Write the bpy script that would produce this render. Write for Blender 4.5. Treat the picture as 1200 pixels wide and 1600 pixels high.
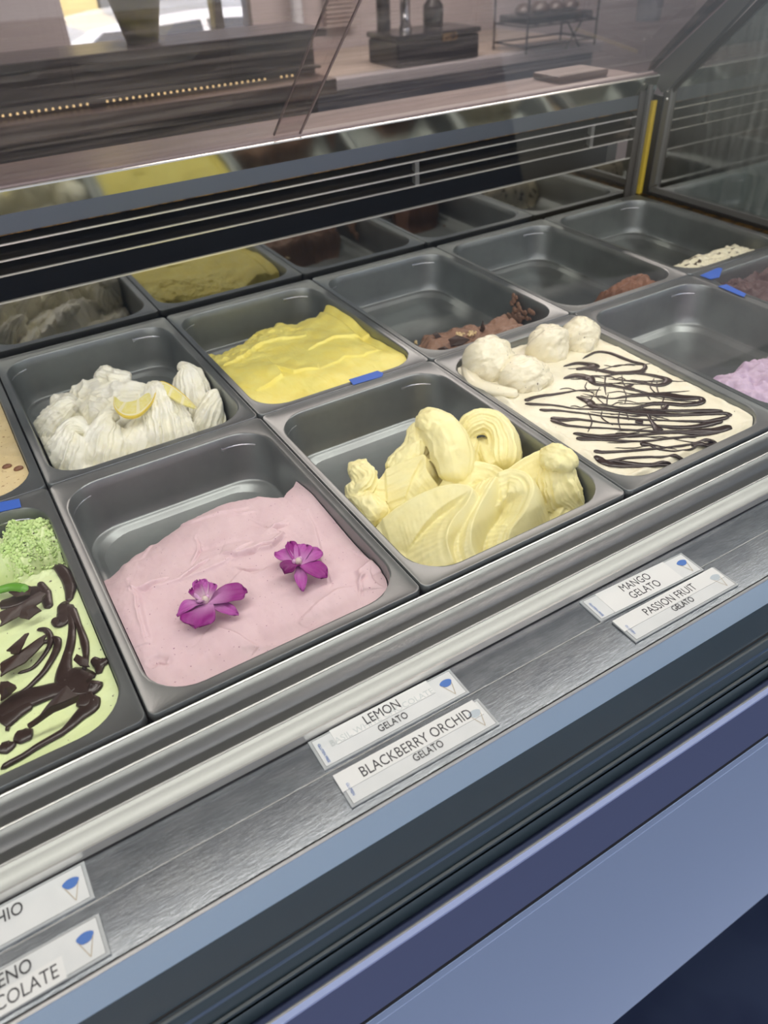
import bpy, bmesh, math, random
import numpy as np
from mathutils import Vector, Matrix
random.seed(7); rng = np.random.default_rng(7)
for o in list(bpy.data.objects): bpy.data.objects.remove(o)
SC = bpy.context.scene
COL = SC.collection

# ------------------------------------------------------------------ camera
YAW, PITCH, ROLL = math.radians(29.705), math.radians(38.596), math.radians(-2.810)
CAM = np.array([-0.01299, -0.40223, 0.47580]); FPX = 1170.0
cy, sy, cp, sp = math.cos(YAW), math.sin(YAW), math.cos(PITCH), math.sin(PITCH)
FW = np.array([sy*cp, cy*cp, -sp]); rt = np.array([cy, -sy, 0.0]); up = np.cross(rt, FW)
cr, sr = math.cos(ROLL), math.sin(ROLL)
RT = cr*rt + sr*up; UP = -sr*rt + cr*up
cd = bpy.data.cameras.new('camera'); cam = bpy.data.objects.new('camera', cd); COL.objects.link(cam)
cd.sensor_fit = 'VERTICAL'; cd.sensor_height = 36.0; cd.lens = 36.0*FPX/1600.0
cd.clip_start = 0.01; cd.clip_end = 200
cam.matrix_world = Matrix(((RT[0], UP[0], -FW[0], CAM[0]), (RT[1], UP[1], -FW[1], CAM[1]),
                           (RT[2], UP[2], -FW[2], CAM[2]), (0, 0, 0, 1)))
cd.dof.use_dof = True; cd.dof.focus_distance = 0.74; cd.dof.aperture_fstop = 6.9
SC.camera = cam

def at(u, v, ax, val):
    """world point of a photo pixel on the plane axis=val"""
    d = FW + RT*(u-600)/FPX - UP*(v-800)/FPX
    return CAM + d*(val-CAM[ax])/d[ax]
def P(u, v, z=0.0): return at(u, v, 2, z)

# ------------------------------------------------------------------ world, light, exposure
SC.view_settings.view_transform = 'Standard'; SC.view_settings.look = 'None'
SC.view_settings.gamma = 1.0; SC.view_settings.exposure = 0.14
SC.view_settings.use_curve_mapping = False
W = bpy.data.worlds.new('sky'); SC.world = W; W.use_nodes = True
nt = W.node_tree; bg = nt.nodes['Background']
sky = nt.nodes.new('ShaderNodeTexSky'); sky.sky_type = 'NISHITA'; sky.sun_disc = False
sky.sun_elevation = math.radians(52); sky.sun_rotation = math.radians(200); sky.dust_density = 6.0; sky.air_density = 1.0
nt.links.new(sky.outputs[0], bg.inputs[0]); bg.inputs[1].default_value = 0.55

def area(name, loc, sx, sy_, power, col, rot=(0, 0, 0), spread=math.pi):
    l = bpy.data.lights.new(name, 'AREA'); l.shape = 'RECTANGLE'; l.size = sx; l.size_y = sy_
    l.energy = power; l.color = col; l.spread = spread
    o = bpy.data.objects.new(name, l); o.location = loc; o.rotation_euler = rot; COL.objects.link(o); return o
area('canopy_lamp', (0.55, 0.10, 0.66), 2.6, 0.10, 9.0, (1.0, 0.97, 0.90), (math.radians(16), 0, 0))
area('room_fill_lamp', (1.9, 2.3, 1.50), 2.2, 0.5, 62, (1.0, 0.93, 0.86))  # unseen lamp, added to brighten the room behind the case

# ------------------------------------------------------------------ materials
MATS = {}
def mat(name, col=(.5, .5, .5), rough=.5, metal=0.0, spec=.5, sss=0.0, sss_col=None, coat=0.0, trans=0.0, emit=None, estr=0.0,
        noise=None, bump=None, aniso=0.0, attr=None, spots=None):
    """noise=(scale, amount, colour2, detail, stretch) ; bump=(scale, distance, detail, stretch) ; spots=(scale, threshold, colour)"""
    if name in MATS: return MATS[name]
    m = bpy.data.materials.new(name); m.use_nodes = True; N = m.node_tree.nodes; L = m.node_tree.links
    b = N['Principled BSDF']
    b.inputs['Base Color'].default_value = (*col, 1); b.inputs['Roughness'].default_value = rough
    b.inputs['Metallic'].default_value = metal; b.inputs['Specular IOR Level'].default_value = spec
    if sss: b.inputs['Subsurface Weight'].default_value = sss; b.inputs['Subsurface Radius'].default_value = sss_col or (.01, .008, .005); b.inputs['Subsurface Scale'].default_value = .6
    if coat: b.inputs['Coat Weight'].default_value = coat; b.inputs['Coat Roughness'].default_value = .08
    if trans: b.inputs['Transmission Weight'].default_value = trans
    if emit: b.inputs['Emission Color'].default_value = (*emit, 1); b.inputs['Emission Strength'].default_value = estr
    if aniso: b.inputs['Anisotropic'].default_value = aniso
    tc = N.new('ShaderNodeTexCoord')
    def nz(scale, detail, stretch, rgh=.6):
        mp = N.new('ShaderNodeMapping'); mp.inputs['Scale'].default_value = stretch or (1, 1, 1)
        L.new(tc.outputs['Object'], mp.inputs[0])
        t = N.new('ShaderNodeTexNoise'); t.inputs['Scale'].default_value = scale; t.inputs['Detail'].default_value = detail
        t.inputs['Roughness'].default_value = rgh
        L.new(mp.outputs[0], t.inputs[0]); return t
    cur = None
    if attr:
        a = N.new('ShaderNodeAttribute'); a.attribute_name = attr; cur = a.outputs['Color']
    if noise:
        sc_, amt, c2, det, st = noise
        t = nz(sc_, det, st); r = N.new('ShaderNodeMapRange'); r.inputs[1].default_value = .42; r.inputs[2].default_value = .62
        r.inputs[4].default_value = amt; L.new(t.outputs[0], r.inputs[0])
        mx = N.new('ShaderNodeMix'); mx.data_type = 'RGBA'; L.new(r.outputs[0], mx.inputs[0])
        mx.inputs[6].default_value = (*col, 1); mx.inputs[7].default_value = (*c2, 1)
        if cur: L.new(cur, mx.inputs[6])
        cur = mx.outputs[2]
    if spots:
        sc_, th, c2 = spots
        t = nz(sc_, 3, None, .5); r = N.new('ShaderNodeMapRange'); r.inputs[1].default_value = th; r.inputs[2].default_value = th+.03
        L.new(t.outputs[0], r.inputs[0])
        mx = N.new('ShaderNodeMix'); mx.data_type = 'RGBA'; L.new(r.outputs[0], mx.inputs[0])
        mx.inputs[6].default_value = (*col, 1); mx.inputs[7].default_value = (*c2, 1)
        if cur: L.new(cur, mx.inputs[6])
        cur = mx.outputs[2]
    if cur: L.new(cur, b.inputs['Base Color'])
    if bump:
        sc_, dist, det, st = bump
        t = nz(sc_, det, st); bp = N.new('ShaderNodeBump'); bp.inputs['Strength'].default_value = 1.0; bp.inputs['Distance'].default_value = dist
        L.new(t.outputs[0], bp.inputs['Height']); L.new(bp.outputs[0], b.inputs['Normal'])
    MATS[name] = m; return m

def glass_mat(name, tint, boost=1.0, haze=0.03, hazecol=(.6, .6, .6), grough=0.02, streaks=None):
    if name in MATS: return MATS[name]
    m = bpy.data.materials.new(name); m.use_nodes = True; N = m.node_tree.nodes; L = m.node_tree.links; N.clear()
    out = N.new('ShaderNodeOutputMaterial'); tr = N.new('ShaderNodeBsdfTransparent'); tr.inputs[0].default_value = (*tint, 1)
    gl = N.new('ShaderNodeBsdfGlossy'); gl.inputs['Roughness'].default_value = grough
    df = N.new('ShaderNodeBsdfDiffuse'); df.inputs[0].default_value = (*hazecol, 1)
    fr = N.new('ShaderNodeFresnel'); fr.inputs[0].default_value = 1.5
    mu = N.new('ShaderNodeMath'); mu.operation = 'MULTIPLY'; mu.inputs[1].default_value = boost; mu.use_clamp = True
    L.new(fr.outputs[0], mu.inputs[0])
    m1 = N.new('ShaderNodeMixShader'); m1.inputs[0].default_value = haze
    if streaks:
        tc = N.new('ShaderNodeTexCoord'); mp = N.new('ShaderNodeMapping'); mp.inputs['Scale'].default_value = streaks
        t = N.new('ShaderNodeTexNoise'); t.inputs['Scale'].default_value = 6; t.inputs['Detail'].default_value = 5
        r = N.new('ShaderNodeMapRange'); r.inputs[1].default_value = .4; r.inputs[2].default_value = .75; r.inputs[3].default_value = haze*.5; r.inputs[4].default_value = haze*3
        L.new(tc.outputs['Object'], mp.inputs[0]); L.new(mp.outputs[0], t.inputs[0]); L.new(t.outputs[0], r.inputs[0]); L.new(r.outputs[0], m1.inputs[0])
    L.new(tr.outputs[0], m1.inputs[1]); L.new(df.outputs[0], m1.inputs[2])
    m2 = N.new('ShaderNodeMixShader'); L.new(mu.outputs[0], m2.inputs[0]); L.new(m1.outputs[0], m2.inputs[1]); L.new(gl.outputs[0], m2.inputs[2])
    L.new(m2.outputs[0], out.inputs[0]); MATS[name] = m; return m

M_pan = mat('pan_steel', (.28, .30, .296), .40, .85, bump=(900, .00006, 2, (1, 1, 1)), noise=(14, .5, (.22, .225, .23), 4, None))
M_seam = mat('stamped_mark', (.6, .6, .62), .25, .9)
M_rail = mat('rail_aluminium', (.32, .335, .33), .36, .88, bump=(20, .00002, 2, (.02, 6, 6)))
M_lip = mat('lip_aluminium', (.33, .34, .325), .38, .6)
M_edge = mat('bright_edge', (.85, .84, .80), .25, .7)
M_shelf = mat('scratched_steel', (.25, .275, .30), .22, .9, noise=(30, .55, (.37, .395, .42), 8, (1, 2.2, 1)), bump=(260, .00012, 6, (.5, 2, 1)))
M_black = mat('black_gap', (.006, .006, .007), .6)
M_blueband = mat('blue_grey_band', (.36, .47, .60), .25, .25)
M_darkband = mat('slate_band', (.021, .043, .058), .22, .0, spec=.4)
M_ridge = mat('slate_profile', (.036, .058, .070), .3, .2)
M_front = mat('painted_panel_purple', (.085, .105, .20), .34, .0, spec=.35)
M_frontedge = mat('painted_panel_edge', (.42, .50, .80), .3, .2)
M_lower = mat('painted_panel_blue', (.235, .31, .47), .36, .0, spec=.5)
M_mirror = mat('mirror_steel', (.38, .37, .35), .05, 1.0)
M_trim = mat('polished_trim', (.55, .55, .49), .10, 1.0, bump=(9, .0012, 2, (.6, 1, 1)))
M_blueste = mat('brushed_steel_band', (.15, .17, .195), .3, .85, bump=(300, .0001, 3, (.05, 1, 1)))
M_slat = mat('bronze_slat', (.20, .16, .11), .22, .9, noise=(3, .9, (.05, .045, .05), 4, (1, 6, 1)))
M_void = mat('dark_void', (.008, .009, .014), .5)
M_frame = mat('frame_grey', (.22, .22, .215), .35, .6)
M_framedk = mat('frame_dark', (.10, .095, .09), .35, .5)
M_yellow = mat('yellow_seal', (.62, .45, .04), .4)
M_gold = mat('tarnished_gold', (.30, .17, .04), .3, .8, noise=(60, 1, (.03, .015, .01), 4, None))
M_tape = mat('blue_tape', (.035, .12, .52), .6)

def gel(name, c, c2=None, rough=.42, spots=None, bumpd=.0006, bs=160, sss=.10):
    return mat(name, c, rough, 0, .35, sss=sss, sss_col=(.006, .005, .003), noise=(38, .55, c2, 5, None) if c2 else None, spots=spots, bump=(bs, bumpd, 5, None))
M_lemon = gel('lemon_gelato', (.90, .88, .77), (.88, .84, .62), .38)
M_mango = gel('mango_gelato', (.90, .80, .22), (.88, .72, .13), .45)
M_pink = gel('orchid_gelato', (.68, .505, .535), (.64, .45, .49), .5, spots=(420, .70, (.28, .12, .2)), bumpd=.0003)
M_pass = gel('passionfruit_gelato', (.89, .82, .44), (.88, .78, .36), .40, bumpd=.0003)
M_strac = gel('stracciatella_gelato', (.87, .82, .65), (.80, .73, .54), .42, spots=(330, .73, (.10, .07, .05)))
M_scoop = gel('scoop_gelato', (.86, .80, .62), (.82, .75, .54), .25, spots=(260, .70, (.16, .12, .1)))
M_green = gel('mint_gelato', (.70, .80, .42), (.72, .82, .50), .45, spots=(190, .70, (.16, .15, .10)))
M_crumb = gel('mint_crumb', (.60, .76, .32), (.48, .66, .24), .6, spots=(300, .66, (.06, .04, .03)), bumpd=.0015)
M_tan = gel('coffee_gelato', (.74, .60, .34), (.70, .55, .28), .5, spots=(260, .66, (.35, .2, .1)))
M_lilac = gel('lilac_gelato', (.60, .47, .62), (.55, .42, .54), .5)
M_cocoa = gel('milk_chocolate_gelato', (.30, .175, .12), (.24, .135, .09), .45, bumpd=.0012)
M_cocoab = gel('brown_chocolate_gelato', (.22, .10, .055), (.15, .06, .03), .5, bumpd=.0015)
M_dark = gel('dark_chocolate_gelato', (.09, .05, .05), (.18, .11, .11), .4, bumpd=.0015)
M_choc = mat('chocolate', (.032, .018, .014), .28, 0, .5, bump=(120, .0003, 4, None))
M_chocm = mat('chocolate_shard', (.040, .021, .015), .42, 0, .4, bump=(90, .0005, 5, None))
M_nut = mat('nut_piece', (.72, .55, .30), .5)

# ------------------------------------------------------------------ helpers
def link(name, me, m=None, parent=None, smooth=False):
    o = bpy.data.objects.new(name, me); COL.objects.link(o)
    if m is not None: me.materials.append(m)
    if parent is not None: o.parent = parent
    if smooth: me.polygons.foreach_set('use_smooth', [True]*len(me.polygons))
    return o
def raw(name, V, F, m=None, parent=None, smooth=False):
    me = bpy.data.meshes.new(name)
    me.from_pydata([tuple(map(float, v)) for v in V], [], [tuple(map(int, f)) for f in F]); me.update()
    return link(name, me, m, parent, smooth)
def tag(o, label=None, cat=None, group=None, kind=None):
    if label: o['label'] = label
    if cat: o['category'] = cat
    if group: o['group'] = group
    if kind: o['kind'] = kind
    return o
def thing(name, label, cat, loc=(0, 0, 0), group=None):
    o = bpy.data.objects.new(name, None); COL.objects.link(o); o.location = loc; o.empty_display_size = .05
    return tag(o, label, cat, group)
def local(o, parent):
    """parent an object built in world coordinates to an unrotated Empty"""
    o.parent = parent; o.location = -Vector(parent.location); return o
def box(name, x0, x1, y0, y1, z0, z1, m, parent=None, bev=0.0, wp=None):
    bm = bmesh.new(); bmesh.ops.create_cube(bm, size=1)
    for v in bm.verts: v.co = Vector(((x0+x1)/2+v.co.x*(x1-x0), (y0+y1)/2+v.co.y*(y1-y0), (z0+z1)/2+v.co.z*(z1-z0)))
    if bev: bmesh.ops.bevel(bm, geom=list(bm.edges), offset=bev, segments=2, affect='EDGES', profile=.5)
    me = bpy.data.meshes.new(name); bm.to_mesh(me); bm.free()
    o = link(name, me, m)
    if parent is not None: local(o, parent)
    return o
def extrude_x(name, prof, x0, x1, m, parent=None, smooth=False):
    """closed profile [(y,z)] extruded along x"""
    n = len(prof); V = [(x0, y, z) for y, z in prof]+[(x1, y, z) for y, z in prof]
    F = [(i, (i+1) % n, n+(i+1) % n, n+i) for i in range(n)]+[tuple(range(n))[::-1], tuple(range(n, 2*n))]
    o = raw(name, V, F, m)
    bm = bmesh.new(); bm.from_mesh(o.data); bmesh.ops.recalc_face_normals(bm, faces=bm.faces); bm.to_mesh(o.data); bm.free()
    if smooth:
        o.data.polygons.foreach_set('use_smooth', [True]*len(o.data.polygons))
        o.data.set_sharp_from_angle(angle=math.radians(38))
    if parent is not None: local(o, parent)
    return o
def catmull(pts, n):
    pts = np.asarray(pts, float); k = len(pts)
    if k < 3:
        t = np.linspace(0, 1, n)[:, None]; return pts[0]*(1-t)+pts[-1]*t
    ext = np.vstack([2*pts[0]-pts[1], pts, 2*pts[-1]-pts[-2]]); out = []
    for s in np.linspace(0, k-1-1e-9, n):
        i = int(s); t = s-i; p0, p1, p2, p3 = ext[i:i+4]
        out.append(.5*((2*p1)+(-p0+p2)*t+(2*p0-5*p1+4*p2-p3)*t*t+(-p0+3*p1-3*p2+p3)*t**3))
    return np.array(out)

# numpy value noise
_tab = rng.random((256, 256))
def vnoise(x, y):
    x = np.asarray(x, float); y = np.asarray(y, float); xi = np.floor(x).astype(int); yi = np.floor(y).astype(int)
    fx = x-xi; fy = y-yi; fx = fx*fx*(3-2*fx); fy = fy*fy*(3-2*fy)
    a = _tab[xi & 255, yi & 255]; b = _tab[(xi+1) & 255, yi & 255]; c = _tab[xi & 255, (yi+1) & 255]; d = _tab[(xi+1) & 255, (yi+1) & 255]
    return (a*(1-fx)+b*fx)*(1-fy)+(c*(1-fx)+d*fx)*fy-.5
def fbm(x, y, o=4, g=.5):
    s = 0; a = 1
    for i in range(o): s = s+a*vnoise(x*2**i+17.3*i, y*2**i+9.1*i); a *= g
    return s
def sst(e0, e1, x):
    t = np.clip((x-e0)/(e1-e0), 0, 1); return t*t*(3-2*t)
def pdist(x, y, pts):
    """distance, side (+ left of direction) and parameter along to a polyline"""
    best = np.full(np.shape(x), 1e9); side = np.zeros(np.shape(x)); par = np.zeros(np.shape(x)); n = len(pts)-1
    for i in range(n):
        a = np.array(pts[i][:2]); b = np.array(pts[i+1][:2]); d = b-a; L = d@d+1e-12
        t = np.clip(((x-a[0])*d[0]+(y-a[1])*d[1])/L, 0, 1); px = x-a[0]-t*d[0]; py = y-a[1]-t*d[1]; r = np.hypot(px, py)
        s = np.sign(d[0]*py-d[1]*px); k = r < best; best = np.where(k, r, best); side = np.where(k, s, side); par = np.where(k, (i+t)/n, par)
    return best, side, par

# ------------------------------------------------------------------ pans
PW, PD = 0.254, 0.362
def rrect(hw, hd, r, n=9):
    out = []
    for cx, cy_, a0 in ((hw-r, hd-r, 0), (-hw+r, hd-r, 90), (-hw+r, -hd+r, 180), (hw-r, -hd+r, 270)):
        for k in range(n):
            a = math.radians(a0+90*k/(n-1)); out.append((cx+r*math.cos(a), cy_+r*math.sin(a)))
    return out
OHW, OHD, ORR = .1165, .1650, .040       # opening half sizes
OCY = -.002                              # opening centre offset in y
def pan_mesh():
    rings = [(.1262, .1802, .008, -.009, 0), (.1262, .1802, .008, -.0012, 0), (.1256, .1796, .0076, 0, 0), (.1248, .1788, .007, .0001, 0), (.1235, .1775, .0065, -.0010, 0),
             (OHW+.0025, OHD+.0025, ORR+.002, -.0012, OCY), (OHW+.0008, OHD+.0008, ORR+.001, -.0016, OCY), (OHW, OHD, ORR, -.0030, OCY),
             (OHW-.0008, OHD-.0008, ORR, -.014, OCY), (OHW-.0035, OHD-.0035, ORR, -.050, OCY), (OHW-.0050, OHD-.0050, ORR, -.063, OCY), (OHW-.0058, OHD-.0058, ORR, -.0645, OCY),
             (OHW-.0080, OHD-.0080, ORR, -.0650, OCY),
             (OHW-.011, OHD-.011, ORR-.002, -.0675, OCY), (OHW-.017, OHD-.017, ORR-.005, -.0735, OCY), (OHW-.024, OHD-.024, ORR-.010, -.0775, OCY), (OHW-.032, OHD-.032, .024, -.0788, OCY)]
    V = []; F = []
    for hw, hd, r, z, oy in rings: V += [(x, y+oy, z) for x, y in rrect(hw, hd, r)]
    n = len(rrect(1, 1, .1))
    for k in range(len(rings)-1):
        for i in range(n): F.append((k*n+i, k*n+(i+1) % n, (k+1)*n+(i+1) % n, (k+1)*n+i))
    F.append(tuple((len(rings)-1)*n+i for i in range(n)))
    # outside skin so that the pan has thickness
    b = len(V); outr = [(OHW+.0012, OHD+.0012, ORR, -.0045), (OHW-.004, OHD-.004, ORR, -.065), (OHW-.030, OHD-.030, .025, -.0805)]
    for hw, hd, r, z in outr: V += [(x, y+OCY, z) for x, y in rrect(hw, hd, r)]
    for k in range(2):
        for i in range(n): F.append((b+k*n+i, b+(k+1)*n+i, b+(k+1)*n+(i+1) % n, b+k*n+(i+1) % n))
    F.append(tuple(b+2*n+i for i in range(n))[::-1])
    me = bpy.data.meshes.new('gelato_pan'); me.from_pydata(V, [], F); me.update(); me.materials.append(M_pan)
    me.polygons.foreach_set('use_smooth', [True]*len(me.polygons)); me.set_sharp_from_angle(angle=math.radians(50))
    return me
def notch_mesh(sx, sy_):
    """raised stacking mark in a corner just under the rim"""
    V = []; F = []; n = 10; cx, cy_ = sx*(OHW-ORR), sy_*(OHD-ORR)+OCY
    for k in range(n):
        a = math.radians(8+74*k/(n-1)) if sx < 0 else math.radians(30+74*k/(n-1)); 
        e = math.sin(math.pi*k/(n-1))**.4
        for rr, z in ((ORR+.0004, -.0135), (ORR-.0018*e, -.0155), (ORR-.0018*e, -.0168), (ORR-.0002, -.019)):
            V.append((cx+sx*rr*math.cos(a), cy_+sy_*rr*math.sin(a), z))
    for k in range(n-1):
        for j in range(3): F.append((k*4+j, k*4+j+1, (k+1)*4+j+1, (k+1)*4+j))
    me = bpy.data.meshes.new('stacking_mark'); me.from_pydata(V, [], F); me.update(); me.materials.append(M_seam)
    me.polygons.foreach_set('use_smooth', [True]*len(me.polygons)); return me
PANM = pan_mesh(); NOT = [notch_mesh(sx, sy_) for sx in (-1, 1) for sy_ in (1,)]
def pan_xy(row, i): return ((i+.5)*PW, (row+.5)*PD)
PANS = {}
def make_pan(row, i, label):
    x, y = pan_xy(row, i); t = thing('gelato_pan', label, 'pan', (x, y, 0), 'steel gelato pans in the display case')
    o = link('pan_body', PANM) if False else bpy.data.objects.new('pan_body', PANM)
    if o.name not in COL.objects: COL.objects.link(o)
    o.parent = t
    for me in NOT:
        c = bpy.data.objects.new('stacking_mark', me); COL.objects.link(c); c.parent = t
    PANS[(row, i)] = t
make_pan(0, -1, 'steel pan of pale green chocolate gelato at the left edge, front row')
make_pan(0, 0, 'steel pan holding the pale pink gelato with two orchids')
make_pan(0, 1, 'steel pan holding the folded pale yellow gelato, front row')
make_pan(0, 2, 'steel pan filled with chocolate-drizzled white gelato and scoops')
make_pan(0, 3, 'steel pan with lilac gelato left in its front right corner')
make_pan(0, 4, 'steel pan of dark chocolate gelato with blue tape at its rear corner')
make_pan(1, -1, 'steel pan of tan gelato at the left edge, back row')
make_pan(1, 0, 'steel pan holding white swirled gelato with a lemon slice')
make_pan(1, 1, 'steel pan holding bright yellow gelato in the back row')
make_pan(1, 2, 'nearly empty steel pan with chocolate remains and nuts in front')
make_pan(1, 3, 'nearly empty steel pan with brown gelato in its front right corner')
make_pan(1, 4, 'nearly empty steel pan in the far corner with a white strip in front')

# ------------------------------------------------------------------ gelato
def disc_grid(n):
    """n rings of 4n.. points on square shells -> indexes of a (n x n) grid of the unit square"""
    a = np.linspace(-1, 1, n); X, Y = np.meshgrid(a, a, indexing='ij'); return X, Y
def map_round(X, Y, hw, hd, r):
    rho = np.maximum(np.abs(X), np.abs(Y)); s = np.where(rho < 1e-9, 1, rho)
    px = X/s*hw; py = Y/s*hd; ax = np.abs(px); ay = np.abs(py); c = (ax > hw-r) & (ay > hd-r)
    vx = ax-(hw-r); vy = ay-(hd-r); L = np.hypot(vx, vy)+1e-12
    ax2 = np.where(c, hw-r+r*vx/L, ax); ay2 = np.where(c, hd-r+r*vy/L, ay)
    return np.sign(px)*ax2*rho, np.sign(py)*ay2*rho
FLOOR = -.0775
def field(name, row, i, hfun, m, label, nx=190, ny=260, crop=None, parent=None):
    cx, cy_ = pan_xy(row, i)
    a = np.linspace(-1, 1, nx); b = np.linspace(-1, 1, ny); X, Y = np.meshgrid(a, b, indexing='ij')
    lx, ly = map_round(X, Y, OHW, OHD, ORR); ly = ly+OCY
    wx, wy = lx+cx, ly+cy_
    z = hfun(wx, wy)
    ins = np.where(z > -.064, .0006+.005*np.clip(-z, 0, .064)/.064, .006+(-z-.064)*1.4)   # taper of the walls
    k = 1-ins/np.where(np.maximum(np.abs(X), np.abs(Y)) > 0, OHW, OHW)
    lx = lx*k; ly = (ly-OCY)*(1-ins/OHD)+OCY
    V = np.stack([lx, ly, z], -1).reshape(-1, 3); idx = np.arange(nx*ny).reshape(nx, ny)
    q = np.stack([idx[:-1, :-1], idx[1:, :-1], idx[1:, 1:], idx[:-1, 1:]], -1).reshape(-1, 4)
    keep = (V[q][:, :, 2].max(1) > FLOOR-.0005)
    if crop is not None:
        wv = V[q][:, :, :2].mean(1)+np.array([cx, cy_]); keep &= crop(wv[:, 0], wv[:, 1])
    q = q[keep]; used = np.unique(q); rem = -np.ones(len(V), int); rem[used] = np.arange(len(used))
    V = V[used]; q = rem[q]
    me = bpy.data.meshes.new(name); me.vertices.add(len(V)); me.vertices.foreach_set('co', V.astype(np.float32).ravel())
    me.loops.add(len(q)*4); me.loops.foreach_set('vertex_index', q.astype(np.int32).ravel())
    me.polygons.add(len(q)); me.polygons.foreach_set('loop_start', np.arange(0, len(q)*4, 4, dtype=np.int32))
    me.update(calc_edges=True); me.validate()
    o = link(name, me, m, None, True)
    o.location = (cx, cy_, 0)
    if label: tag(o, label, 'gelato')
    return o
def W2(pts, z): return [tuple(P(u, v, z)[:2]) for u, v in pts]
def step(x, y, pts, h, w=.004, tail=.02):
    """spatula step: a sharp lip on the left of the line that fades behind"""
    d, s, t = pdist(x, y, pts); e = np.sin(np.clip(t, 0, 1)*math.pi)**.35
    return h*e*np.where(s > 0, np.exp(-d/tail), np.exp(-(d/w)**2))
def bead(x, y, pts, h, w):
    d, s, t = pdist(x, y, pts); return h*np.exp(-(d/w)**2)*np.sin(np.clip(t, .02, .98)*math.pi)**.5

# --- pale pink orchid gelato
pk_edge = W2([(158, 893), (180, 872), (225, 842), (280, 815), (330, 796), (405, 779), (447, 786), (462, 770), (474, 748)], -.030)
pk_edge = [(pk_edge[0][0]-.05, pk_edge[0][1]-.02)]+pk_edge+[(pk_edge[-1][0]+.05, pk_edge[-1][1]+.02)]
pk_s = [(W2([(200, 925), (250, 920), (300, 905), (350, 885), (395, 850)], -.02), .0022, .004, .025),
        (W2([(345, 872), (375, 873), (400, 866), (425, 862), (445, 838), (425, 832), (450, 815)], -.02), .0030, .003, .012),
        (W2([(215, 870), (240, 800), (300, 810), (390, 795)], -.025), .0018, .005, .02),
        (W2([(230, 1015), (222, 980), (212, 940), (190, 900)], -.02), .0032, .006, .02),
        (W2([(405, 1018), (370, 1000), (330, 985)], -.02), .0022, .004, .02),
        (W2([(520, 915), (505, 880), (500, 850), (480, 800)], -.02), .0020, .004, .018),
        (W2([(560, 925), (530, 930), (500, 950), (470, 980)], -.02), .0018, .004, .02),
        (W2([(600, 900), (585, 885), (565, 900), (570, 930)], -.02), .0030, .005, .02),
        (W2([(425, 890), (400, 905), (380, 900), (350, 930), (310, 945)], -.02), .0016, .003, .02)]
pk_g = [W2(q_, -.018) for q_ in ([(200, 922), (225, 925), (246, 914), (262, 908)], [(345, 872), (372, 873), (396, 867), (412, 858), (430, 856), (448, 842)], [(232, 1012), (222, 982), (213, 940), (196, 905)], [(280, 912), (300, 897), (326, 879)], [(372, 892), (385, 895), (408, 892)], [(440, 838), (432, 828), (452, 820)], [(520, 918), (512, 895), (505, 872)], [(575, 905), (566, 915), (570, 935)], [(236, 1048), (246, 1040), (260, 1044)], [(300, 885), (312, 860), (305, 835)])]
pk_b = [(W2([(203, 928), (222, 925), (246, 914)], -.02), .0028, .0022), (W2([(330, 795), (380, 800), (400, 797)], -.02), .0015, .002),
        (W2([(230, 1050), (245, 1038), (262, 1040)], -.02), -.005, .004), (W2([(380, 1012), (440, 1008), (500, 975), (540, 958)], -.015), .0014, .003),
        (W2([(275, 870), (330, 860), (380, 850), (430, 855)], -.02), -.0010, .004)]
def h_pink(x, y):
    top = -.016-.004*sst(.10, .30, y)+.0045*fbm(x*14, y*9, 3)+.0012*fbm(x*80, y*45, 3)
    yb = np.interp(x, [p[0] for p in pk_edge], [p[1] for p in pk_edge])+.003*fbm(x*80, y*0, 3)
    d = yb-y
    top = top-.016*np.exp(-np.clip(d, 0, 1)/.035)*sst(.19, .05, x)-.007*np.exp(-np.clip(d, 0, 1)/.03)
    top = top+.012*sst(.19, .245, x)*sst(.10, .22, y)*.5
    for p_, h, w, tl in pk_s: top = top+step(x+.002*fbm(x*70, y*70, 2), y+.002*fbm(x*70+5, y*70, 2), p_, h*1.5, w*.55, tl)
    for p_, h, w in pk_b: top = top+bead(x, y, p_, h, w)
    for q_ in pk_g:
        xx_ = x+.0025*fbm(x*90, y*90, 2); top = top+bead(xx_, y, q_, -.0030, .0013)+bead(xx_, y-.0030, q_, .0022, .0022)
    return np.where(d > 0, top, FLOOR-.004+(top-FLOOR)*np.exp(d/.0035))
G_pink = field('orchid_gelato', 0, 0, h_pink, M_pink, 'pale pink smoothed gelato topped with two orchid blossoms', 340, 460)

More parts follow.
